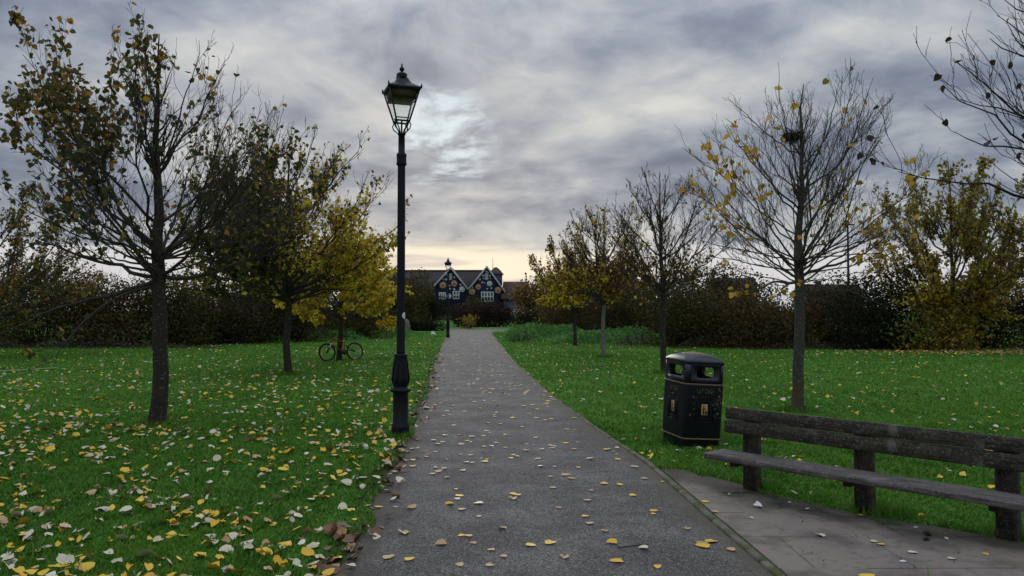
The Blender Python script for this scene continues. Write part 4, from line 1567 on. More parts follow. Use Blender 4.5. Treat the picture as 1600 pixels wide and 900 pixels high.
for i in range(3):
    xx = Lb * i / 2
    pg = Geo()
    # z is the grain axis of a post: build along x then stand it up
    r = np.random.RandomState(60 + i)
    rings = []
    for q_ in np.linspace(-.12, .68, 14):
        hwid, hth = .068 + r.normal(0, .0012), .045 + r.normal(0, .0012)
        c_ = .010
        rings.append([(q_, -hwid + c_, -hth), (q_, hwid - c_, -hth), (q_, hwid, -hth + c_), (q_, hwid, hth - c_), (q_, hwid - c_, hth), (q_, -hwid + c_, hth), (q_, -hwid, hth - c_), (q_, -hwid, -hth + c_)])
    pg.loft(rings)
    o = pg.build('post', M_post, bench)
    o.rotation_euler = (R(90), R(-90), 0)
    o.location = (xx, 0, 0)
    ar = Geo()
    ar.box((xx - .03, -.31, .245), (xx + .03, -.02, .297))
    ar.build('seat_bearer', M_post, bench, False, .006)
plank((-.20, -.092, .606), (Lb + .26, -.048, .707), 'back_plank', M_plank, 3)
plank((-.21, -.095, .486), (Lb + .25, -.050, .598), 'back_plank', M_plank, 13)
plank((-.22, -.405, .300), (Lb + .28, -.110, .344), 'seat_plank', M_seat, 23)

# ------------------------------------------------------------------ bicycle
bd = Vector((.78, .62, 0)).normalized()
bmid = Vector((-5.22, 23.6, 0))
bike = thing('bicycle', 'red mountain bicycle with black wheels leaning on a golden tree', 'bicycle', tuple(bmid), math.atan2(bd.y, bd.x))
bike.rotation_euler = (Matrix.Rotation(math.atan2(bd.y, bd.x), 3, 'Z') @ Matrix.Rotation(R(-9), 3, 'X')).to_euler()
bike.scale = (.87, .87, .87)
# local: rear wheel at +x, front wheel at -x, up z
WR = .325
for sx, nm in ((-.53, 'front'), (.53, 'rear')):
    t = np.linspace(0, 2 * PI, 41)
    tg_ = Geo()
    tg_.tube([(sx + math.cos(a_) * (WR - .025), 0, WR + math.sin(a_) * (WR - .025)) for a_ in t], .026, 8, False)
    wh = tg_.build('wheel', M_tyre, bike, True)
    rg = Geo()
    rg.tube([(sx + math.cos(a_) * (WR - .058), 0, WR + math.sin(a_) * (WR - .058)) for a_ in t], .011, 6, False)
    rg.tube([(sx, -.035, WR), (sx, .035, WR)], .025, 10)
    rg.build('rim', M_steel if nm == 'rear' else M_black, wh, True)
    sg = Geo()
    for i in range(20):
        a_ = i * 2 * PI / 20
        sg.tube([(sx + .02 * math.cos(a_ + .5), .02 * (-1) ** i, WR + .02 * math.sin(a_ + .5)), (sx + math.cos(a_) * .265, 0, WR + math.sin(a_) * .265)], .0016, 3)
    sg.build('spoke_set', M_steel, wh)
fg = Geo()
head0, head1, bb, seat_t = (-.37, 0, .62), (-.335, 0, .80), (.08, 0, .30), (.20, 0, .74)
fg.tube([head1, (-.1, 0, .74), (.13, 0, .66)], [.024, .027, .022], 10)
fg.tube([head0, (-.15, 0, .46), bb], [.026, .028, .026], 10)
fg.tube([(.11, 0, .36), (.16, 0, .64), seat_t], .019, 10)
fg.tube([(-.38, 0, .59), (-.33, 0, .83)], .022, 10)
fg.build('frame', M_red, bike, True)
sw = Geo()
for s_ in (-1, 1):
    sw.tube([(.10, s_ * .03, .36), (.32, s_ * .05, .38), (.53, s_ * .055, WR)], .013, 8)
    sw.tube([(.14, s_ * .03, .55), (.33, s_ * .05, .45), (.53, s_ * .055, WR)], .011, 8)
sw.build('swingarm', M_black, bike, True)
fk = Geo()
for s_ in (-1, 1):
    fk.tube([(-.385, s_ * .05, .60), (-.45, s_ * .05, .47)], .016, 8)
fk.tube([(-.385, -.06, .605), (-.385, .06, .605)], .026, 8)
fk.build('fork_crown', M_wpaint, bike, True)
fk = Geo()
for s_ in (-1, 1):
    fk.tube([(-.44, s_ * .05, .49), (-.53, s_ * .05, WR)], .018, 8)
fk.build('fork_leg', M_black, bike, True)
hb_ = Geo()
hb_.tube([(-.33, 0, .82), (-.36, 0, .89)], .016, 8)
hb_.tube([(-.30, -.30, .93), (-.34, -.12, .90), (-.36, 0, .895), (-.34, .12, .90), (-.30, .30, .93)], .013, 8)
hb_.build('handlebar', M_black, bike, True)
sd_ = Geo()
sd_.tube([seat_t, (.225, 0, .83)], .014, 8)
sd_.loft([[(.08, -.02, .845), (.08, .02, .845), (.08, .02, .865), (.08, -.02, .865)], [(.2, -.04, .84), (.2, .04, .84), (.2, .04, .875), (.2, -.04, .875)], [(.33, -.07, .85), (.33, .07, .85), (.33, .06, .885), (.33, -.06, .885)]])
sd_.build('saddle', M_black, bike, False, .006)
ck = Geo()
ck.lathe([(.09, -.003), (.09, .003)], 20)
ckV = ck.V[0].copy()
ck.V[0] = np.stack([ckV[:, 0] + .08, ckV[:, 2] - .06, ckV[:, 1] + .30], 1)
ck.tube([(.08, -.075, .30), (.20, -.085, .18)], .011, 6)
ck.tube([(.08, .075, .30), (-.04, .085, .42)], .011, 6)
ck.box((.15, -.18, .165), (.25, -.09, .185))
ck.box((-.09, .09, .41), (.01, .18, .43))
ck.build('crankset', M_black, bike)

# ------------------------------------------------------------------ bushes and hedges
def bush(name, label, loc, size, lm, count, seed, leaf=.11, cat='bush', group=None, stems=40, stem_m=None, blobs=9, top_twigs=0, flat=1.0):
    """size = (width x, depth y, height): leaves crowd on overlapping clumps, stems within"""
    r = np.random.RandomState(seed)
    root = thing(name, label, cat, loc, 0, group)
    wx, wy, h_ = size
    C_, S_ = [], []
    for i in range(blobs):
        a_ = r.rand() * 2 * PI
        q_ = math.sqrt(r.rand()) * .72
        cz_ = h_ * r.uniform(.18, .72)
        C_.append((math.cos(a_) * q_ * wx / 2, math.sin(a_) * q_ * wy / 2, cz_))
        S_.append((wx * r.uniform(.2, .34), wy * r.uniform(.2, .34), min(h_ - cz_, h_ * r.uniform(.22, .36))))
    C_, S_ = np.array(C_), np.array(S_)
    bi = r.choice(blobs, count)
    d = unit(r.normal(size=(count, 3)))
    rad = r.uniform(.35, 1.08, count) ** .6
    P_ = C_[bi] + d * S_[bi] * rad[:, None]
    P_[:, 2] = np.abs(P_[:, 2]) + .02
    # skirt of leaves down to the ground
    ns = count // 4
    q_ = r.choice(count, ns)
    P_[q_, 2] *= r.rand(ns)
    gf = Geo()
    A = (r.normal(0, 1.0, count), r.normal(0, 1.0, count), r.rand(count) * 2 * PI)
    leaf_cloud(gf, P_, leaf * r.uniform(.6, 1.3, count), A, 'simple')
    fo_ = gf.build('foliage', lm, root)
    fo_['kind'] = 'stuff'
    if stems:
        gs = Geo()
        bi = r.choice(count, stems)
        tgt = P_[bi]
        base_ = np.stack([tgt[:, 0] * .35 + r.normal(0, wx * .05, stems), tgt[:, 1] * .35, np.full(stems, -.03)], 1)
        t = np.linspace(0, 1, 6)[None, :, None]
        mid_ = (base_ + tgt) / 2 + r.normal(0, .12, (stems, 3)) + [0, 0, .2]
        pts = (1 - t) ** 2 * base_[:, None] + 2 * t * (1 - t) * mid_[:, None] + t * t * tgt[:, None]
        rd = np.linspace(.022, .006, 6)[None] * r.uniform(.5, 1.4, (stems, 1))
        gs.tubes(pts, rd, 4, False)
        if top_twigs:
            bi = r.choice(count, top_twigs)
            b0_ = P_[bi]
            d_ = unit(r.normal(size=(top_twigs, 3)) * [.6, .6, .3] + [0, 0, .9])
            L_ = r.uniform(.25, .9, top_twigs)[:, None, None]
            tt = np.linspace(0, 1, 4)[None, :, None]
            pp = b0_[:, None] + d_[:, None] * tt * L_ + np.cumsum(r.normal(0, .03, (top_twigs, 4, 3)), 1)
            gs.tubes(pp, np.linspace(.009, .003, 4)[None].repeat(top_twigs, 0), 3, False)
        gs.build('stem_cluster', stem_m or M_darktwig, root)
    return root


HL = 'scrubby hedge bushes along the left edge of the park'
HRt = 'scrubby hedge bushes along the right edge of the park'
lab_l = ['dark scrub bush at the far left end of the hedge', 'olive scrub bush left of the near tree', 'tawny scrub bush left behind the near trunk', 'olive bramble bush right behind the near trunk',
         'dark bramble bush between the two left trees', 'dark scrub bush behind the second left tree', 'dark scrub bush behind the bicycle']
for i, (px, Y, wx, h_, lm) in enumerate([(-60, 34, 6.5, 4.3, ML_hedgeg), (70, 33, 5.5, 4.0, ML_hedgeg), (180, 33, 5.2, 3.3, ML_tawny), (290, 34, 5.2, 3.7, ML_hedgeg), (375, 36, 5.0, 2.9, ML_hedge), (455, 38, 4.6, 3.1, ML_hedge), (535, 42, 4.6, 3.4, ML_hedgeg)]):
    bush('scrub_bush', lab_l[i], ((px - 800) / 1200 * Y, Y, 0), (wx, 3.2, h_), lm, 15000, 100 + i, .10, 'bush', HL, 90, None, 16, 420)
lab_r = ['tawny scrub bush behind the third tree on the right', 'brown scrub bush behind the litter bin tree', 'dull green scrub bush left of the bench tree', 'tawny bramble bush behind the bench tree', 'bramble bush under the olive tree',
         'wine-brown scrub bush right of the olive tree', 'olive-green scrub bush at the right end of the hedge']
for i, (px, Y, wx, h_, lm) in enumerate([(900, 50, 5.8, 3.4, ML_tawny), (990, 44, 5.6, 3.6, ML_hedge), (1085, 33, 5.0, 3.0, ML_hedgeg), (1200, 32, 5.2, 2.8, ML_tawny), (1330, 33, 5.2, 3.3, ML_hedge), (1530, 32, 4.8, 3.2, ML_wine), (1660, 32, 5.4, 3.6, ML_hedgeg)]):
    bush('scrub_bush', lab_r[i], ((px - 800) / 1200 * Y, Y, 0), (wx, 3.0, h_), lm, 14000, 120 + i, .10, 'bush', HRt, 110, None, 16, 460)
# bigger background growth
bush('evergreen_bush', 'tall very dark evergreen bush left of the olive tree', ((1385 - 800) / 1200 * 30.5, 30.5, 0), (4.2, 3.0, 3.5), ML_ever, 9000, 140, .11, 'bush', None, 30, None, 12)
bush('evergreen_bush', 'tall dark evergreen bush just left of the far lantern post', ((628 - 800) / 1200 * 66, 66, 0), (5.4, 5, 5.4), ML_hedgeg, 12000, 141, .17, 'bush', None, 60, None, 12, 90)
bush('evergreen_bush', 'dark green bush between the black lamp post and the golden tree', ((590 - 800) / 1200 * 60, 60, 0), (5.5, 4, 4.2), ML_hedgeg, 7000, 142, .2, 'bush', None, 60, None, 12, 90)
bush('wine_bush', 'dark wine-red bush below the two gables', ((722 - 800) / 1200 * 72, 72, 0), (4.8, 3, 2.35), ML_wine, 8000, 143, .14, 'bush', None, 40, None, 11, 60)
bush('wine_bush', 'dark bush under the right-hand gable', ((772 - 800) / 1200 * 72, 72, 0), (4.0, 3, 2.5), ML_wine, 8000, 144, .14, 'bush', None, 50, None, 11, 110)
bush('olive_bush', 'small olive-yellow bush at the end of the path', ((733 - 800) / 1200 * 66, 66, 0), (1.9, 1.2, 1.35), ML_olive, 420, 145, .15, 'bush', None, 20, None, 8)
bush('olive_bush', 'pale olive bush top showing between the gables', ((738 - 800) / 1200 * 80, 80, 0), (2.6, 2.4, 3.4), ML_hedgeg, 2200, 146, .16, 'bush', None, 40, None, 9, 40)
bush('evergreen_bush', 'rounded dark bush touching the foot of the left gable', ((668 - 800) / 1200 * 70, 70, 0), (3.6, 3, 3.5), ML_ever, 7000, 154, .15, 'bush', None, 40, None, 10, 40)
bush('dark_shrub', 'low dark shrub at the left of the path end', ((662 - 800) / 1200 * 58, 58, 0), (3.0, 1.6, 1.0), ML_ever, 2600, 147, .14, 'bush', None, 10, None, 9)
bush('russet_tree_clump', 'tall russet thicket right of the gabled house', ((855 - 800) / 1200 * 74, 74, 0), (6.4, 4, 5.2), ML_brown, 9500, 148, .24, 'bush', None, 90, None, 14, 200)
bush('hedge', 'dark clipped hedge beyond the nettles', ((845 - 800) / 1200 * 66, 66, 0), (5.5, 2, 1.9), ML_ever, 5000, 149, .15, 'hedge', None, 20, None, 12)
bush('dark_thicket', 'tall russet thicket behind the third tree on the right', ((950 - 800) / 1200 * 58, 58, 0), (10, 4, 6.0), ML_brown, 14000, 150, .19, 'bush', None, 90, None, 15, 160)
bush('dark_thicket', 'dark thicket far behind the litter bin tree', ((1095 - 800) / 1200 * 50, 50, 0), (9, 4, 4.6), ML_hedge, 13000, 151, .17, 'bush', None, 90, None, 15, 160)
bush('dark_thicket', 'tall dark thicket behind the second left tree', ((400 - 800) / 1200 * 44, 44, 0), (9, 4, 5.4), ML_hedgeg, 14000, 152, .17, 'bush', None, 90, None, 14, 160)

# olive-yellow hedge tree and the tree at the far left
tree('hedge_tree', 'olive-yellow hedge tree beyond the bench tree', ((1488 - 800) / 1200 * 30, 30, 0), 7.4, 0.12, 3.3, 1.3, 40, 88,
     leaves=[(14000, ML_olive, .15, lambda x, y, z: .25 + np.exp(-((x - 1.2) / 1.8) ** 2) * .9, 0, 'simple'), (1800, ML_yellow, .14, lambda x, y, z: np.exp(-((z - 1.8) / 1.1) ** 2) + .02, 0, 'simple')],
     dens=(3.4, 3.4, 2.0), low=.35, zb=.4, twig_r=.005)
bush('olive_bush', 'yellow-olive bush at the foot of the hedge tree', ((1470 - 800) / 1200 * 29.6, 29.6, 0), (4.4, 2.2, 3.0), ML_olive, 4200, 153, .13, 'bush', None, 40, None, 12, 30)
tree('hedge_tree', 'dark olive tree at the left edge of the photograph behind the near tree', ((-35 - 800) / 1200 * 25, 25, 0), 5.7, 0.11, 3.3, 1.2, 30, 93,
     leaves=[(7500, ML_dark, .12, lambda x, y, z: .4 + 0 * x, 0, 'simple'), (2400, ML_green, .12, lambda x, y, z: .4 + 0 * x, 0, 'simple')],
     dens=(3.4, 3.4, 2.0), low=.4, zb=.4, twig_r=.005)


# green nettles: uncountable ground cover
def nettles(name, label, polys, seed, lm=ML_nettle, hmax=.85, per=70, leaf=.11):
    r = np.random.RandomState(seed)
    g_ = Geo()
    for (x0, x1, y0, y1, hk) in polys:
        n_ = int((x1 - x0) * (y1 - y0) * per)
        x = r.uniform(x0, x1, n_)
        y = r.uniform(y0, y1, n_)
        ex_ = np.minimum((x - x0) / (x1 - x0), (x1 - x) / (x1 - x0)) * 4
        ey_ = np.minimum((y - y0) / (y1 - y0), (y1 - y) / (y1 - y0)) * 4
        top = hmax * hk * np.clip(np.minimum(ex_, ey_), .15, 1) * (.75 + .35 * vnoise(x, y, seed, 1.6))
        z = top * r.rand(n_) ** .6
        A = (r.normal(0, .8, n_), r.normal(0, .8, n_), r.rand(n_) * 2 * PI)
        leaf_cloud(g_, np.stack([x, y, z], 1), leaf * r.uniform(.6, 1.4, n_), A, 'simple')
        m_ = n_ // 9
        b0_ = np.stack([x[:m_], y[:m_], np.zeros(m_)], 1)
        t_ = b0_ + np.stack([r.normal(0, .06, m_), r.normal(0, .06, m_), top[:m_]], 1)
        g_.tubes(np.stack([b0_, (b0_ + t_) / 2, t_], 1), np.full((m_, 3), .008), 3, False)
    o = g_.build(name, lm)
    return tag(o, label, 'ground cover', None, 'stuff')


nettles('nettle_patch', 'bright green nettle patch right of the path end', [(-.2, 4.6, 41, 47, 1.1), (1.8, 8.2, 36, 42, .85), (0.1, 3.4, 47, 52, 1.3), (-.5, 1.6, 38.5, 42, .85)], 31, per=190)
nettles('nettle_bank', 'dark green nettle bank left of the black lamp post', [(-11.5, -7.6, 39, 44, .95), (-8.4, -6.0, 44, 49, .9), (-15, -10.5, 36, 39, .6)], 32, per=170)
nettles('dead_weeds', 'grey-brown dead weeds in front of the nettles', [(-.1, .9, 37.3, 38.7, .9), (4.6, 6.8, 33.5, 35.5, .8), (6.6, 9.4, 31.0, 32.4, .7), (9.5, 17, 30.2, 31.2, .55), (-26, -12, 31, 32, .55)], 33, ML_bramble, .8, 150, .08)

# ------------------------------------------------------------------ houses
HY = 118.0


def hx(px):
    return (px - 800) / 1200 * HY


def hz(py):
    return HC + (485 - py) / 1200 * HY


house = thing('gabled_house', 'long brown-roofed house with two navy gables covered in round plaques', 'house', (0, 0, 0))
wg_ = Geo()
wg_.box((-26, HY + .3, 0), (-1.05, HY + 9, 4.9))
wg_.build('wall', M_wall, house)
rg = Geo()
zr, ze_ = hz(421), 4.7
rg.prism([(-26.5, 0), (-1.0, 0), (-1.0, .1), (-26.5, .1)], 0, 1)
rg = Geo()
V = [(-26.5, HY - .1, ze_), (-1.6, HY - .1, ze_), (-3.4, HY + 4.7, zr), (-26.5, HY + 4.7, zr), (-26.5, HY + 9.5, ze_), (-1.6, HY + 9.5, ze_)]
V2 = [(x, y, z - .22) for x, y, z in V]
rg.add(V + V2, None, [(0, 1, 2, 3), (3, 2, 5, 4), (6, 9, 8, 7), (9, 10, 11, 8), (0, 6, 7, 1), (1, 7, 8, 2), (2, 8, 11, 5), (3, 9, 6, 0), (4, 10, 9, 3), (5, 11, 10, 4)])
rf_ = rg.build('roof', M_rooft, house)
rt = Geo()
rt.tube([(-26.5, HY + 4.7, zr + .05), (-3.4, HY + 4.7, zr + .05)], .14, 6)
rt.build('ridge_tile', M_roofb, rf_)
for gi, (pa, pya, pl_, pyl, pr_, pyr) in enumerate([(705, 417.5, 679, 446, 731.5, 450.5), (761, 415.5, 732.5, 451, 790, 456)]):
    xa, za, xl_, zl_, xr_, zr_ = hx(pa), hz(pya), hx(pl_), hz(pyl), hx(pr_), hz(pyr)
    zbm = 1.0
    gw = Geo()
    gw.prism([(xl_ + .15, zbm), (xr_ - .15, zbm), (xr_ - .15, zr_), (xa, za - .12), (xl_ + .15, zl_)], HY - .6, HY + .3)
    gw.build('gable_wall', M_navy, house)
    # gable roof running back to the main roof
    rr2 = Geo()
    for (xe, zee) in ((xl_, zl_), (xr_, zr_)):
        V = [(xe, HY - .85, zee), (xa, HY - .85, za), (xa, HY + 4.6, za), (xe, HY + 1.0, zee)]
        V = V + [(x, y, z - .16) for x, y, z in V]
        rr2.add(V, None, [(0, 1, 2, 3), (7, 6, 5, 4), (0, 4, 5, 1), (1, 5, 6, 2), (2, 6, 7, 3), (3, 7, 4, 0)])
    rr2.build('gable_roof', M_rooft, house)
    for (xe, zee) in ((xl_, zl_), (xr_, zr_)):
        bgd = Geo()
        V = [(xe, HY - .95, zee + .04), (xa, HY - .95, za + .04), (xa, HY - .95, za - .34), (xe, HY - .95, zee - .34)]
        V = V + [(x, y + .08, z) for x, y, z in V]
        bgd.add(V, None, [(0, 1, 2, 3), (7, 6, 5, 4), (0, 4, 5, 1), (1, 5, 6, 2), (2, 6, 7, 3), (3, 7, 4, 0)])
        bgd.build('bargeboard', M_barge, house)
    lv = Geo()
    wv = 1.6 if gi == 0 else 2.3
    pxl = 704.5 if gi == 0 else 760.3
    for i in range(9):
        z0_ = hz(437.5) + i * (hz(428) - hz(437.5)) / 9
        lv.box((hx(pxl - wv), HY - .70, z0_), (hx(pxl + wv), HY - .6, z0_ + .075))
    lv.box((hx(pxl - wv) - .06, HY - .66, hz(437.8)), (hx(pxl + wv) + .06, HY - .59, hz(427.6)))
    lv.build('louvre', M_barge, house)


def window(px0, px1, py0, py1, y, nx, ny, parent, depth=.12):
    x0, x1, z0, z1 = hx(px0), hx(px1), hz(py1), hz(py0)
    f_ = Geo()
    t = .13
    for i in range(nx + 1):
        xx = x0 + (x1 - x0 - t) * i / nx
        f_.box((xx, y - depth, z0), (xx + t, y, z1))
    for i in range(nx):
        xa = x0 + (x1 - x0 - t) * i / nx + t
        xb = x0 + (x1 - x0 - t) * (i + 1) / nx
        for j in range(ny + 1):
            zz_ = z0 + (z1 - z0 - t) * j / ny
            f_.box((xa, y - depth + .003, zz_), (xb, y - .003, zz_ + t))
    fo = f_.build('window', M_win, parent)
    p_ = Geo()
    p_.box((x0 + .02, y - depth * .55, z0 + .02), (x1 - .02, y - depth * .4, z1 - .02))
    p_.build('pane', M_pane, fo)


window(686.3, 697, 457, 468, HY - .6, 3, 1, house)
window(708, 718.2, 455, 467.5, HY - .6, 2, 2, house)
window(752, 771.5, 456, 471.5, HY - .6, 4, 2, house)
for (px, py, rd, kind) in [(692.5, 445.8, 5.3, 'o'), (710.2, 443.3, 4.9, 'o'), (722.4, 452.2, 4.6, 'w'), (747.5, 448.6, 4.4, 'o'), (765.2, 443.5, 4.4, 'w'), (778.5, 453.6, 5.2, 'o'), (702, 463, 4.0, 'w'), (738, 456, 4.8, 'o')]:
    dg = Geo()
    k = 20
    x0, z0, rm = hx(px), hz(py), rd * HY / 1200
    rings = []
    for (q_, yy_) in ((1.0, -.62), (1.0, -.70), (.82, -.74), (.6, -.72), (.45, -.76)):
        rings.append([(x0 + rm * q_ * (1 + .05 * math.cos(5 * t)) * math.cos(t), HY + yy_ - .0, z0 + rm * q_ * (1 + .05 * math.cos(5 * t)) * math.sin(t)) for t in np.arange(k) * 2 * PI / k])
    dg.loft(rings)
    d_ = dg.build('round_plaque', M_disco if kind == 'o' else M_discw, house)
    bs = Geo()
    rings = [[(x0 + rm * q_ * math.cos(t), HY + yy_, z0 - rm * .1 + rm * q_ * .8 * math.sin(t)) for t in np.arange(12) * 2 * PI / 12] for q_, yy_ in ((.42, -.755), (.36, -.80), (.2, -.82))]
    bs.loft(rings)
    bs.build('boss', M_discb if kind == 'o' else M_barge, d_)
for (zx, zy, rd) in [(250, 263, 1.7), (207, 330, 1.0), (246, 331, 1.9), (363, 303, 1.5), (297, 422, 1.2), (362, 470, 1.8), (302, 463, 1.4), (452, 405, 1.8), (815, 225, 1.7), (838, 238, 1.0), (760, 278, 1.8), (718, 330, 1.8), (768, 318, 1.0),
                     (866, 318, 1.1), (753, 376, 1.5), (785, 380, 1.0), (620, 440, 1.1), (880, 455, 1.4), (825, 465, 1.3), (862, 280, 1.6)]:
    px, py = 670 + zx / 9, 400 + zy / 9
    dg = Geo()
    x0, z0, rm = hx(px), hz(py), rd * HY / 1200
    dg.loft([[(x0 + rm * q_ * math.cos(t), HY + yy_, z0 + rm * q_ * math.sin(t)) for t in np.arange(12) * 2 * PI / 12] for q_, yy_ in ((1, -.61), (1, -.66), (.6, -.70))])
    dg.build('small_plaque', M_discw, house)
# turret behind the right gable
tw_ = Geo()
tx, ty = hx(774), HY + 4
tw_.box((tx - 1.0, ty - 1.0, 5.5), (tx + 1.0, ty + 1.0, hz(427)))
tu = tw_.build('turret', M_blue, house)
tr_ = Geo()
s4 = lambda h_, z: [(tx - h_, ty - h_, z), (tx + h_, ty - h_, z), (tx + h_, ty + h_, z), (tx - h_, ty + h_, z)]
tr_.loft([s4(1.25, hz(427.5)), s4(1.0, hz(424)), s4(.55, hz(418.5)), s4(.2, hz(415.5)), s4(.02, hz(415))])
tr_.build('turret_roof', M_olive, tu)
tm = Geo()
tm.tube([(hx(769), ty, hz(418)), (hx(769), ty, hz(399))], [.05, .02], 5)
tm.build('mast', M_iron, tu)

wing = thing('low_house', 'low russet-roofed house with a slate-blue wall right of the gables', 'house', (0, 0, 0))
w1 = Geo()
w1.box((hx(787), HY - 1.5, 0), (hx(827), HY + 7, 3.6))
w1.build('wall', M_blue, wing)
w2 = Geo()
V = [(hx(783), HY - 2.0, 3.4), (hx(829), HY - 2.0, 3.4), (hx(827), HY + 2.7, hz(439)), (hx(786), HY + 2.7, hz(439)), (hx(783), HY + 7.5, 3.4), (hx(829), HY + 7.5, 3.4)]
V2 = [(x, y, z - .2) for x, y, z in V]
w2.add(V + V2, None, [(0, 1, 2, 3), (3, 2, 5, 4), (6, 9, 8, 7), (9, 10, 11, 8), (0, 6, 7, 1), (1, 7, 8, 2), (2, 8, 11, 5), (3, 9, 6, 0), (4, 10, 9, 3), (5, 11, 10, 4)])
w2.build('roof', M_roofb, wing)
window(806.5, 811.5, 467, 479, HY - 1.5, 1, 1, wing)
fg = Geo()
for i in range(16):
    xx = hx(797) + i * .17
    fg.box((xx, HY - 4.0, 0), (xx + .07, HY - 3.95, 1.75))
fg.box((hx(796.5), HY - 3.94, 1.35), (hx(824.5), HY - 3.9, 1.45))
fg.box((hx(796.5), HY - 3.94, .5), (hx(824.5), HY - 3.9, .6))
rl = thing('picket_railing', 'low white picket railing in front of the blue-walled house', 'railing', (0, 0, 0))
fg.build('railing_panel', M_barge, rl)

for i, (px0, px1, pyr, pye, Y, lab, mr) in enumerate([(1118, 1186, 433, 446, 150, 'distant house roof peeping over the scrub left of the bench tree', M_rooft), (1262, 1352, 443, 456, 120, 'distant low dark roof right of the bench tree trunk', M_rooft),
                                                      (870, 1000, 426, 445, 130, 'distant dark-roofed house behind the right row of trees', M_roofb)]):
    k_ = Y / 1200
    x0, x1 = (px0 - 800) * k_, (px1 - 800) * k_
    zr_, ze_ = HC + (485 - pyr) * k_, HC + (485 - pye) * k_
    hs = thing('distant_house', lab, 'house', (0, 0, 0))
    a_ = Geo()
    a_.box((x0 + .3, Y, 0), (x1 - .3, Y + 7, ze_))
    a_.build('wall', M_wall, hs)
    b_g = Geo()
    V = [(x0, Y - .4, ze_ - .1), (x1, Y - .4, ze_ - .1), (x1 - .1, Y + 3.5, zr_), (x0 + .1, Y + 3.5, zr_), (x0, Y + 7.4, ze_ - .1), (x1, Y + 7.4, ze_ - .1)]
    V2 = [(x, y, z - .2) for x, y, z in V]
    b_g.add(V + V2, None, [(0, 1, 2, 3), (3, 2, 5, 4), (6, 9, 8, 7), (9, 10, 11, 8), (0, 6, 7, 1), (1, 7, 8, 2), (2, 8, 11, 5), (3, 9, 6, 0), (4, 10, 9, 3), (5, 11, 10, 4)])
    b_g.build('roof', mr, hs)
    c_g = Geo()
    c_g.box((x0 + (x1 - x0) * .3, Y + 3.0, zr_ - .5), (x0 + (x1 - x0) * .3 + .7, Y + 3.9, zr_ + .55))
    c_g.build('chimney', M_roofb, hs)

# thin poles
pg = Geo()
k_ = 96 / 1200
pg.tube([((822 - 800) * k_, 96, 0), ((822 - 800) * k_, 96, HC + (485 - 427) * k_)], [.13, .07], 8)
pr2 = thing('lamp_column', 'slim grey lamp column right of the low house', 'lamp column', (0, 0, 0))
pg.build('column', M_iron, pr2)
pg = Geo()
pg.box(((819.8 - 800) * k_, 95.8, HC + (485 - 428.5) * k_), ((822.6 - 800) * k_, 96.2, HC + (485 - 426) * k_))
pg.build('lamp_head', M_iron, pr2, False, .02)
k_ = 58 / 1200
pg = Geo()
pg.tube([((1326 - 800) * k_, 58, 0), ((1326 - 800) * k_, 58, HC + (485 - 345) * k_)], [.12, .07], 8)
pr3 = thing('utility_pole', 'thin dark utility pole standing behind the bench tree', 'pole', (0, 0, 0))
pg.build('pole', M_darktwig, pr3)
pg = Geo()
pg.box(((1326 - 800) * k_ - .45, 57.86, HC + (485 - 352) * k_), ((1326 - 800) * k_ + .45, 57.94, HC + (485 - 350) * k_))
pg.build('crossarm', M_darktwig, pr3)

# ------------------------------------------------------------------ fallen leaves
r = np.random.RandomState(99)
FL = {k: [] for k in MF}
cands = []


def scatter(nn, y0, y1, power):
    u = r.rand(nn)
    if power == 0:
        y = y0 * (y1 / y0) ** u
    else:
        y = (y0 ** power + u * (y1 ** power - y0 ** power)) ** (1 / power)
    x = (r.rand(nn) * 2 - 1) * (0.72 * y + .6)
    return x, y


x, y = scatter(38000, 3.6, 48, 1.1)
onp = (x > xl(y) + .03) & (x < xr(y) - .03)
pav = in_poly(x, y, PAVE)
left = x <= xl(y)
right = x >= xr(y)
cl_ = np.clip(.62 + .28 * vnoise(x, y, 71, 1.1) + .30 * vnoise(x, y, 72, 4.3), .12, 1.3)
pr_keep = np.where(left, .95 * cl_ * np.clip(1.35 - y / 22, .38, 1), np.where(onp, .24 * np.clip(cl_, .3, 1) * np.clip(.5 + y / 22, .5, 1.6), .17 * cl_ * np.clip(.35 + y / 14, .4, 1.3)))
pr_keep = np.where(left & (y > 24), pr_keep * .45, pr_keep)
pr_keep = np.where(pav, .035, pr_keep)
kp = r.rand(len(x)) < pr_keep
x, y, onp, pav, left, right = x[kp], y[kp], onp[kp], pav[kp], left[kp], right[kp]
typ = r.rand(len(x))
kinds = np.where(typ < .48, 'yellow', np.where(typ < .82, 'pale', np.where(typ < .975, 'tan', 'brown')))
kinds = np.where(onp & (typ < .35), 'tan', kinds)
kinds = np.where(onp & (typ > .35) & (typ < .72), 'yellow', np.where(onp & (typ > .88), 'pale', np.where(onp & (typ > .72), 'tan', kinds)))
sz = np.where(left, .070, .060) * np.clip(r.normal(1, .26, len(x)), .5, 1.55)
zz = np.where(onp, .014, np.where(pav, .022, .026 + .018 * r.rand(len(x))))
tiltk = np.where(onp | pav, .05, .30)
# brown litter drifted against the left path edge
nd = 190
yd = 4.2 * (30 / 4.2) ** r.rand(nd)
xd = xl(yd) + r.normal(.05, .09, nd)
x = np.concatenate([x, xd])
y = np.concatenate([y, yd])
kinds = np.concatenate([kinds, np.where(r.rand(nd) < .68, 'brown', np.where(r.rand(nd) < .5, 'tan', 'pale'))])
sz = np.concatenate([sz, .075 * r.uniform(.6, 1.25, nd)])
zz = np.concatenate([zz, .016 + .015 * r.rand(nd)])
tiltk = np.concatenate([tiltk, np.full(nd, .35)])
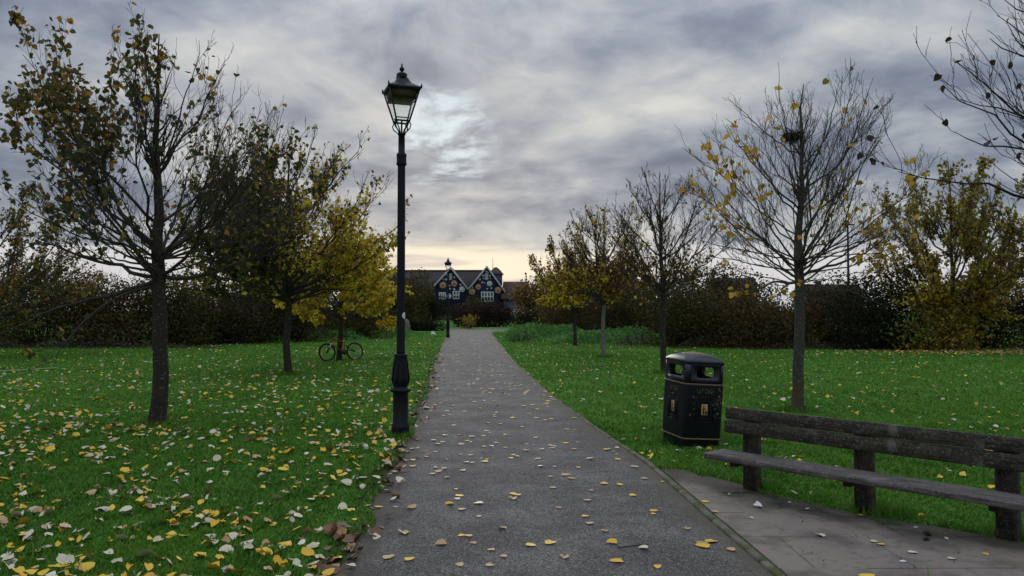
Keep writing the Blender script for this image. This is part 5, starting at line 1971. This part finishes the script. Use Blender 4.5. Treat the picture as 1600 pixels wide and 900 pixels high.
# a heap of dead leaves at the near left edge
nd = 14
x = np.concatenate([x, -1.12 + r.normal(0, .16, nd)])
y = np.concatenate([y, 5.28 + r.normal(0, .12, nd)])
kinds = np.concatenate([kinds, np.where(r.rand(nd) < .85, 'brown', 'tan')])
sz = np.concatenate([sz, .085 * r.uniform(.7, 1.3, nd)])
zz = np.concatenate([zz, .018 + .04 * r.rand(nd)])
tiltk = np.concatenate([tiltk, np.full(nd, .45)])
# yellow carpet under the hedge tree at the right
nd = 900
x = np.concatenate([x, 17.5 + r.normal(0, 3.2, nd)])
y = np.concatenate([y, 27.6 + r.normal(0, .8, nd)])
kinds = np.concatenate([kinds, np.where(r.rand(nd) < .7, 'tan', 'yellow')])
sz = np.concatenate([sz, .085 * r.uniform(.7, 1.3, nd)])
zz = np.concatenate([zz, .05 + .02 * r.rand(nd)])
tiltk = np.concatenate([tiltk, np.full(nd, .2)])
nl = len(x)
A = np.stack([r.normal(0, 1, nl) * tiltk, r.normal(0, 1, nl) * tiltk, r.rand(nl) * 2 * PI], 1)
inview = np.abs(x) < .66 * y
inview &= y > 4.35
order = np.argsort(np.where(inview, y / sz, 1e6))
single = order[:300]
rest = order[300:]
shapes = ['a', 'b', 'c', 'd', 'e', 'f', 'g', 'h']
LM = {}
hard = (x > xl(y) + .12) & (x < xr(y)) | in_poly(x, y, PAVE)
for kd, m_ in MF.items():
    for sh in shapes:
        V0, T0 = SH[sh]
        V0 = V0 - [0, .45, 0]
        me_ = np_mesh('fallen_leaf', V0, T0, None, True, [m_])
        LM[kd, sh] = me_
word = {'yellow': 'bright yellow', 'pale': 'pale cream', 'tan': 'orange-tan', 'brown': 'dead brown'}
for j in single:
    kd = str(kinds[j])
    sh = ('e', 'e', 'a')[r.randint(3)] if hard[j] and kd != 'brown' else shapes[r.randint(8)]
    o = bpy.data.objects.new('fallen_leaf', LM[kd, sh])
    col.objects.link(o)
    o.location = (x[j], y[j], zz[j])
    o.rotation_euler = A[j]
    o.scale = (sz[j],) * 3
    if in_poly(np.array([x[j]]), np.array([y[j]]), PAVE)[0]:
        where, gp = 'on the concrete slabs in front of the bench', 'slabs'
    elif x[j] > xl(y[j]) + .16 and x[j] < xr(y[j]):
        if y[j] < 5.6:
            where, gp = 'on the asphalt nearest the viewer', 'nearest asphalt'
        elif y[j] < 7.0:
            where, gp = 'on the asphalt level with the bench', 'asphalt by the bench'
        else:
            where, gp = 'on the asphalt between lamp post and bin', 'asphalt by the lamp'
    elif x[j] < 0:
        if x[j] > xl(y[j]) - .25:
            where, gp = 'drifted along the ragged edge of turf and asphalt', 'ragged path edge'
        elif y[j] < 5.6:
            where, gp = ('in the corner of grass at the lower left', 'lower left corner') if x[j] < -2.3 else ('on the nearest grass beside the path edge', 'nearest grass by the path')
        elif y[j] < 7.2:
            where, gp = ('on the open grass nearer than the first trunk', 'open left grass') if x[j] < -2.9 else ('on the grass short of the lamp post foot', 'grass before the lamp')
        else:
            where, gp = ('on the grass around the first left trunk', 'grass at the first trunk') if x[j] < -3.2 else ('on the grass between first trunk and lamp post', 'grass left of the lamp')
    else:
        where, gp = ('on the grass around the litter bin', 'grass around the bin') if x[j] < 2.6 and y[j] > 7 else ('on the grass behind or under the bench', 'grass at the bench')
    look = {'a': '', 'b': 'cupped ', 'c': 'arched ', 'd': 'rolled-up ', 'e': 'flat ', 'f': 'torn ', 'g': 'ragged ', 'h': 'folded '}[sh]
    tag(o, f'{look}{word[kd]} fallen leaf {where}', 'leaf', f'{look}{word[kd]} leaves on the {gp}')
for kd in MF:
    g_ = Geo()
    for qn, sh in enumerate(shapes):
        s_ = np.array([j for i_, j in enumerate(rest) if kinds[j] == kd and ((i_ % 8 == qn and not hard[j]) or (hard[j] and sh == 'e'))])
        if len(s_) == 0:
            continue
        V0, T0 = SH[sh]
        leaf_cloud(g_, np.stack([x[s_], y[s_], zz[s_]], 1), sz[s_], (A[s_, 0], A[s_, 1], A[s_, 2]), sh)
    o = g_.build('leaf_litter', MF[kd])
    tag(o, f'{word[kd]} leaf litter scattered farther off over lawn and path', 'leaf litter', None, 'stuff')

# ------------------------------------------------------------------ small things lying about
def crumple(name, label, cat, loc, size, m, seed):
    r_ = np.random.RandomState(seed)
    bm = bmesh.new()
    bmesh.ops.create_icosphere(bm, subdivisions=2, radius=1)
    for v_ in bm.verts:
        k = 1 + r_.normal(0, .22)
        v_.co = Vector((v_.co.x * size[0] * k, v_.co.y * size[1] * k, max(v_.co.z * size[2] * k, -size[2] * .5)))
    m_ = bpy.data.meshes.new(name)
    bm.to_mesh(m_)
    bm.free()
    m_.materials.append(m)
    o = link(name, m_, None, loc, (0, 0, r_.rand() * 6))
    return tag(o, label, cat)


p = G(1182, 792)
crumple('crumpled_tissue', 'crumpled white tissue on the slabs before the bench', 'litter', (p.x, p.y, .028), (.045, .028, .022), M_tissue, 3)
p = G(677, 524.5)
crumple('litter_scrap', 'small white scrap on the grass near the far lantern', 'litter', (p.x, p.y, .12), (.16, .12, .14), M_tissue, 5)
for i, (px, py, s_, lb) in enumerate([(1443, 836, .030, 'larger charred black lump on the slabs under the bench'), (1441, 845, .022, 'smaller charred black lump on the slabs, nearer the path')]):
    p = G(px, py)
    crumple('charred_lump', lb, 'debris', (p.x, p.y, .024), (s_, s_ * .7, s_ * .5), M_char, 8 + i)
for i, (px, py, lb) in enumerate([(1137, 773, 'white paper fleck at the slab corner near the left bench post'), (1230, 786, 'white paper fleck beside the middle of the slabs'), (1258, 796, 'white paper fleck in front of the middle bench post'),
                                  (1171, 810, 'small white fleck below the tissue'), (1405, 878, 'white fleck near the bottom slab joint'), (1425, 825, 'white fleck beside the charred lumps'), (1473, 842, 'white fleck right of the charred lumps')]):
    p = G(px, py)
    crumple('paper_fleck', lb, 'litter', (p.x, p.y, .020), (.018, .010, .006), M_tissue, 20 + i)
tg_ = Geo()
a_, b_ = G(963, 856), G(1012, 850)
tg_.tube([(a_.x, a_.y, .014), ((a_.x * .6 + b_.x * .4), a_.y * .6 + b_.y * .4 - .01, .02), (b_.x, b_.y, .014)], [.004, .0045, .003], 6)
tag(tg_.build('fallen_twig', M_darktwig), 'thin dark twig lying on the near asphalt', 'twig')
tg_ = Geo()
a_ = G(706, 764)
tg_.tube([(a_.x, a_.y, .012), (a_.x + .05, a_.y - .03, .014), (a_.x + .10, a_.y - .02, .012)], .002, 5)
tag(tg_.build('fallen_twig', M_darktwig), 'tiny curved stalk on the asphalt near the lamp foot', 'twig')
# pale stone
bm = bmesh.new()
bmesh.ops.create_icosphere(bm, subdivisions=3, radius=1)
r_ = np.random.RandomState(2)
for v_ in bm.verts:
    k = 1 + r_.normal(0, .03)
    q = v_.co
    s_ = .36 * (1 - .18 * q.z)
    v_.co = Vector((max(-.8, min(.8, q.x)) * s_ * k * 1.1, max(-.8, min(.8, q.y)) * s_ * k, .48 + max(-.9, min(.9, q.z)) * .55 * k))
m_ = bpy.data.meshes.new('boulder')
bm.to_mesh(m_)
bm.free()
m_.materials.append(M_stone)
p = G(633, 521)
tag(link('boulder', m_, None, (p.x, p.y, 0)), 'pale upright stone behind the black lamp post', 'stone')
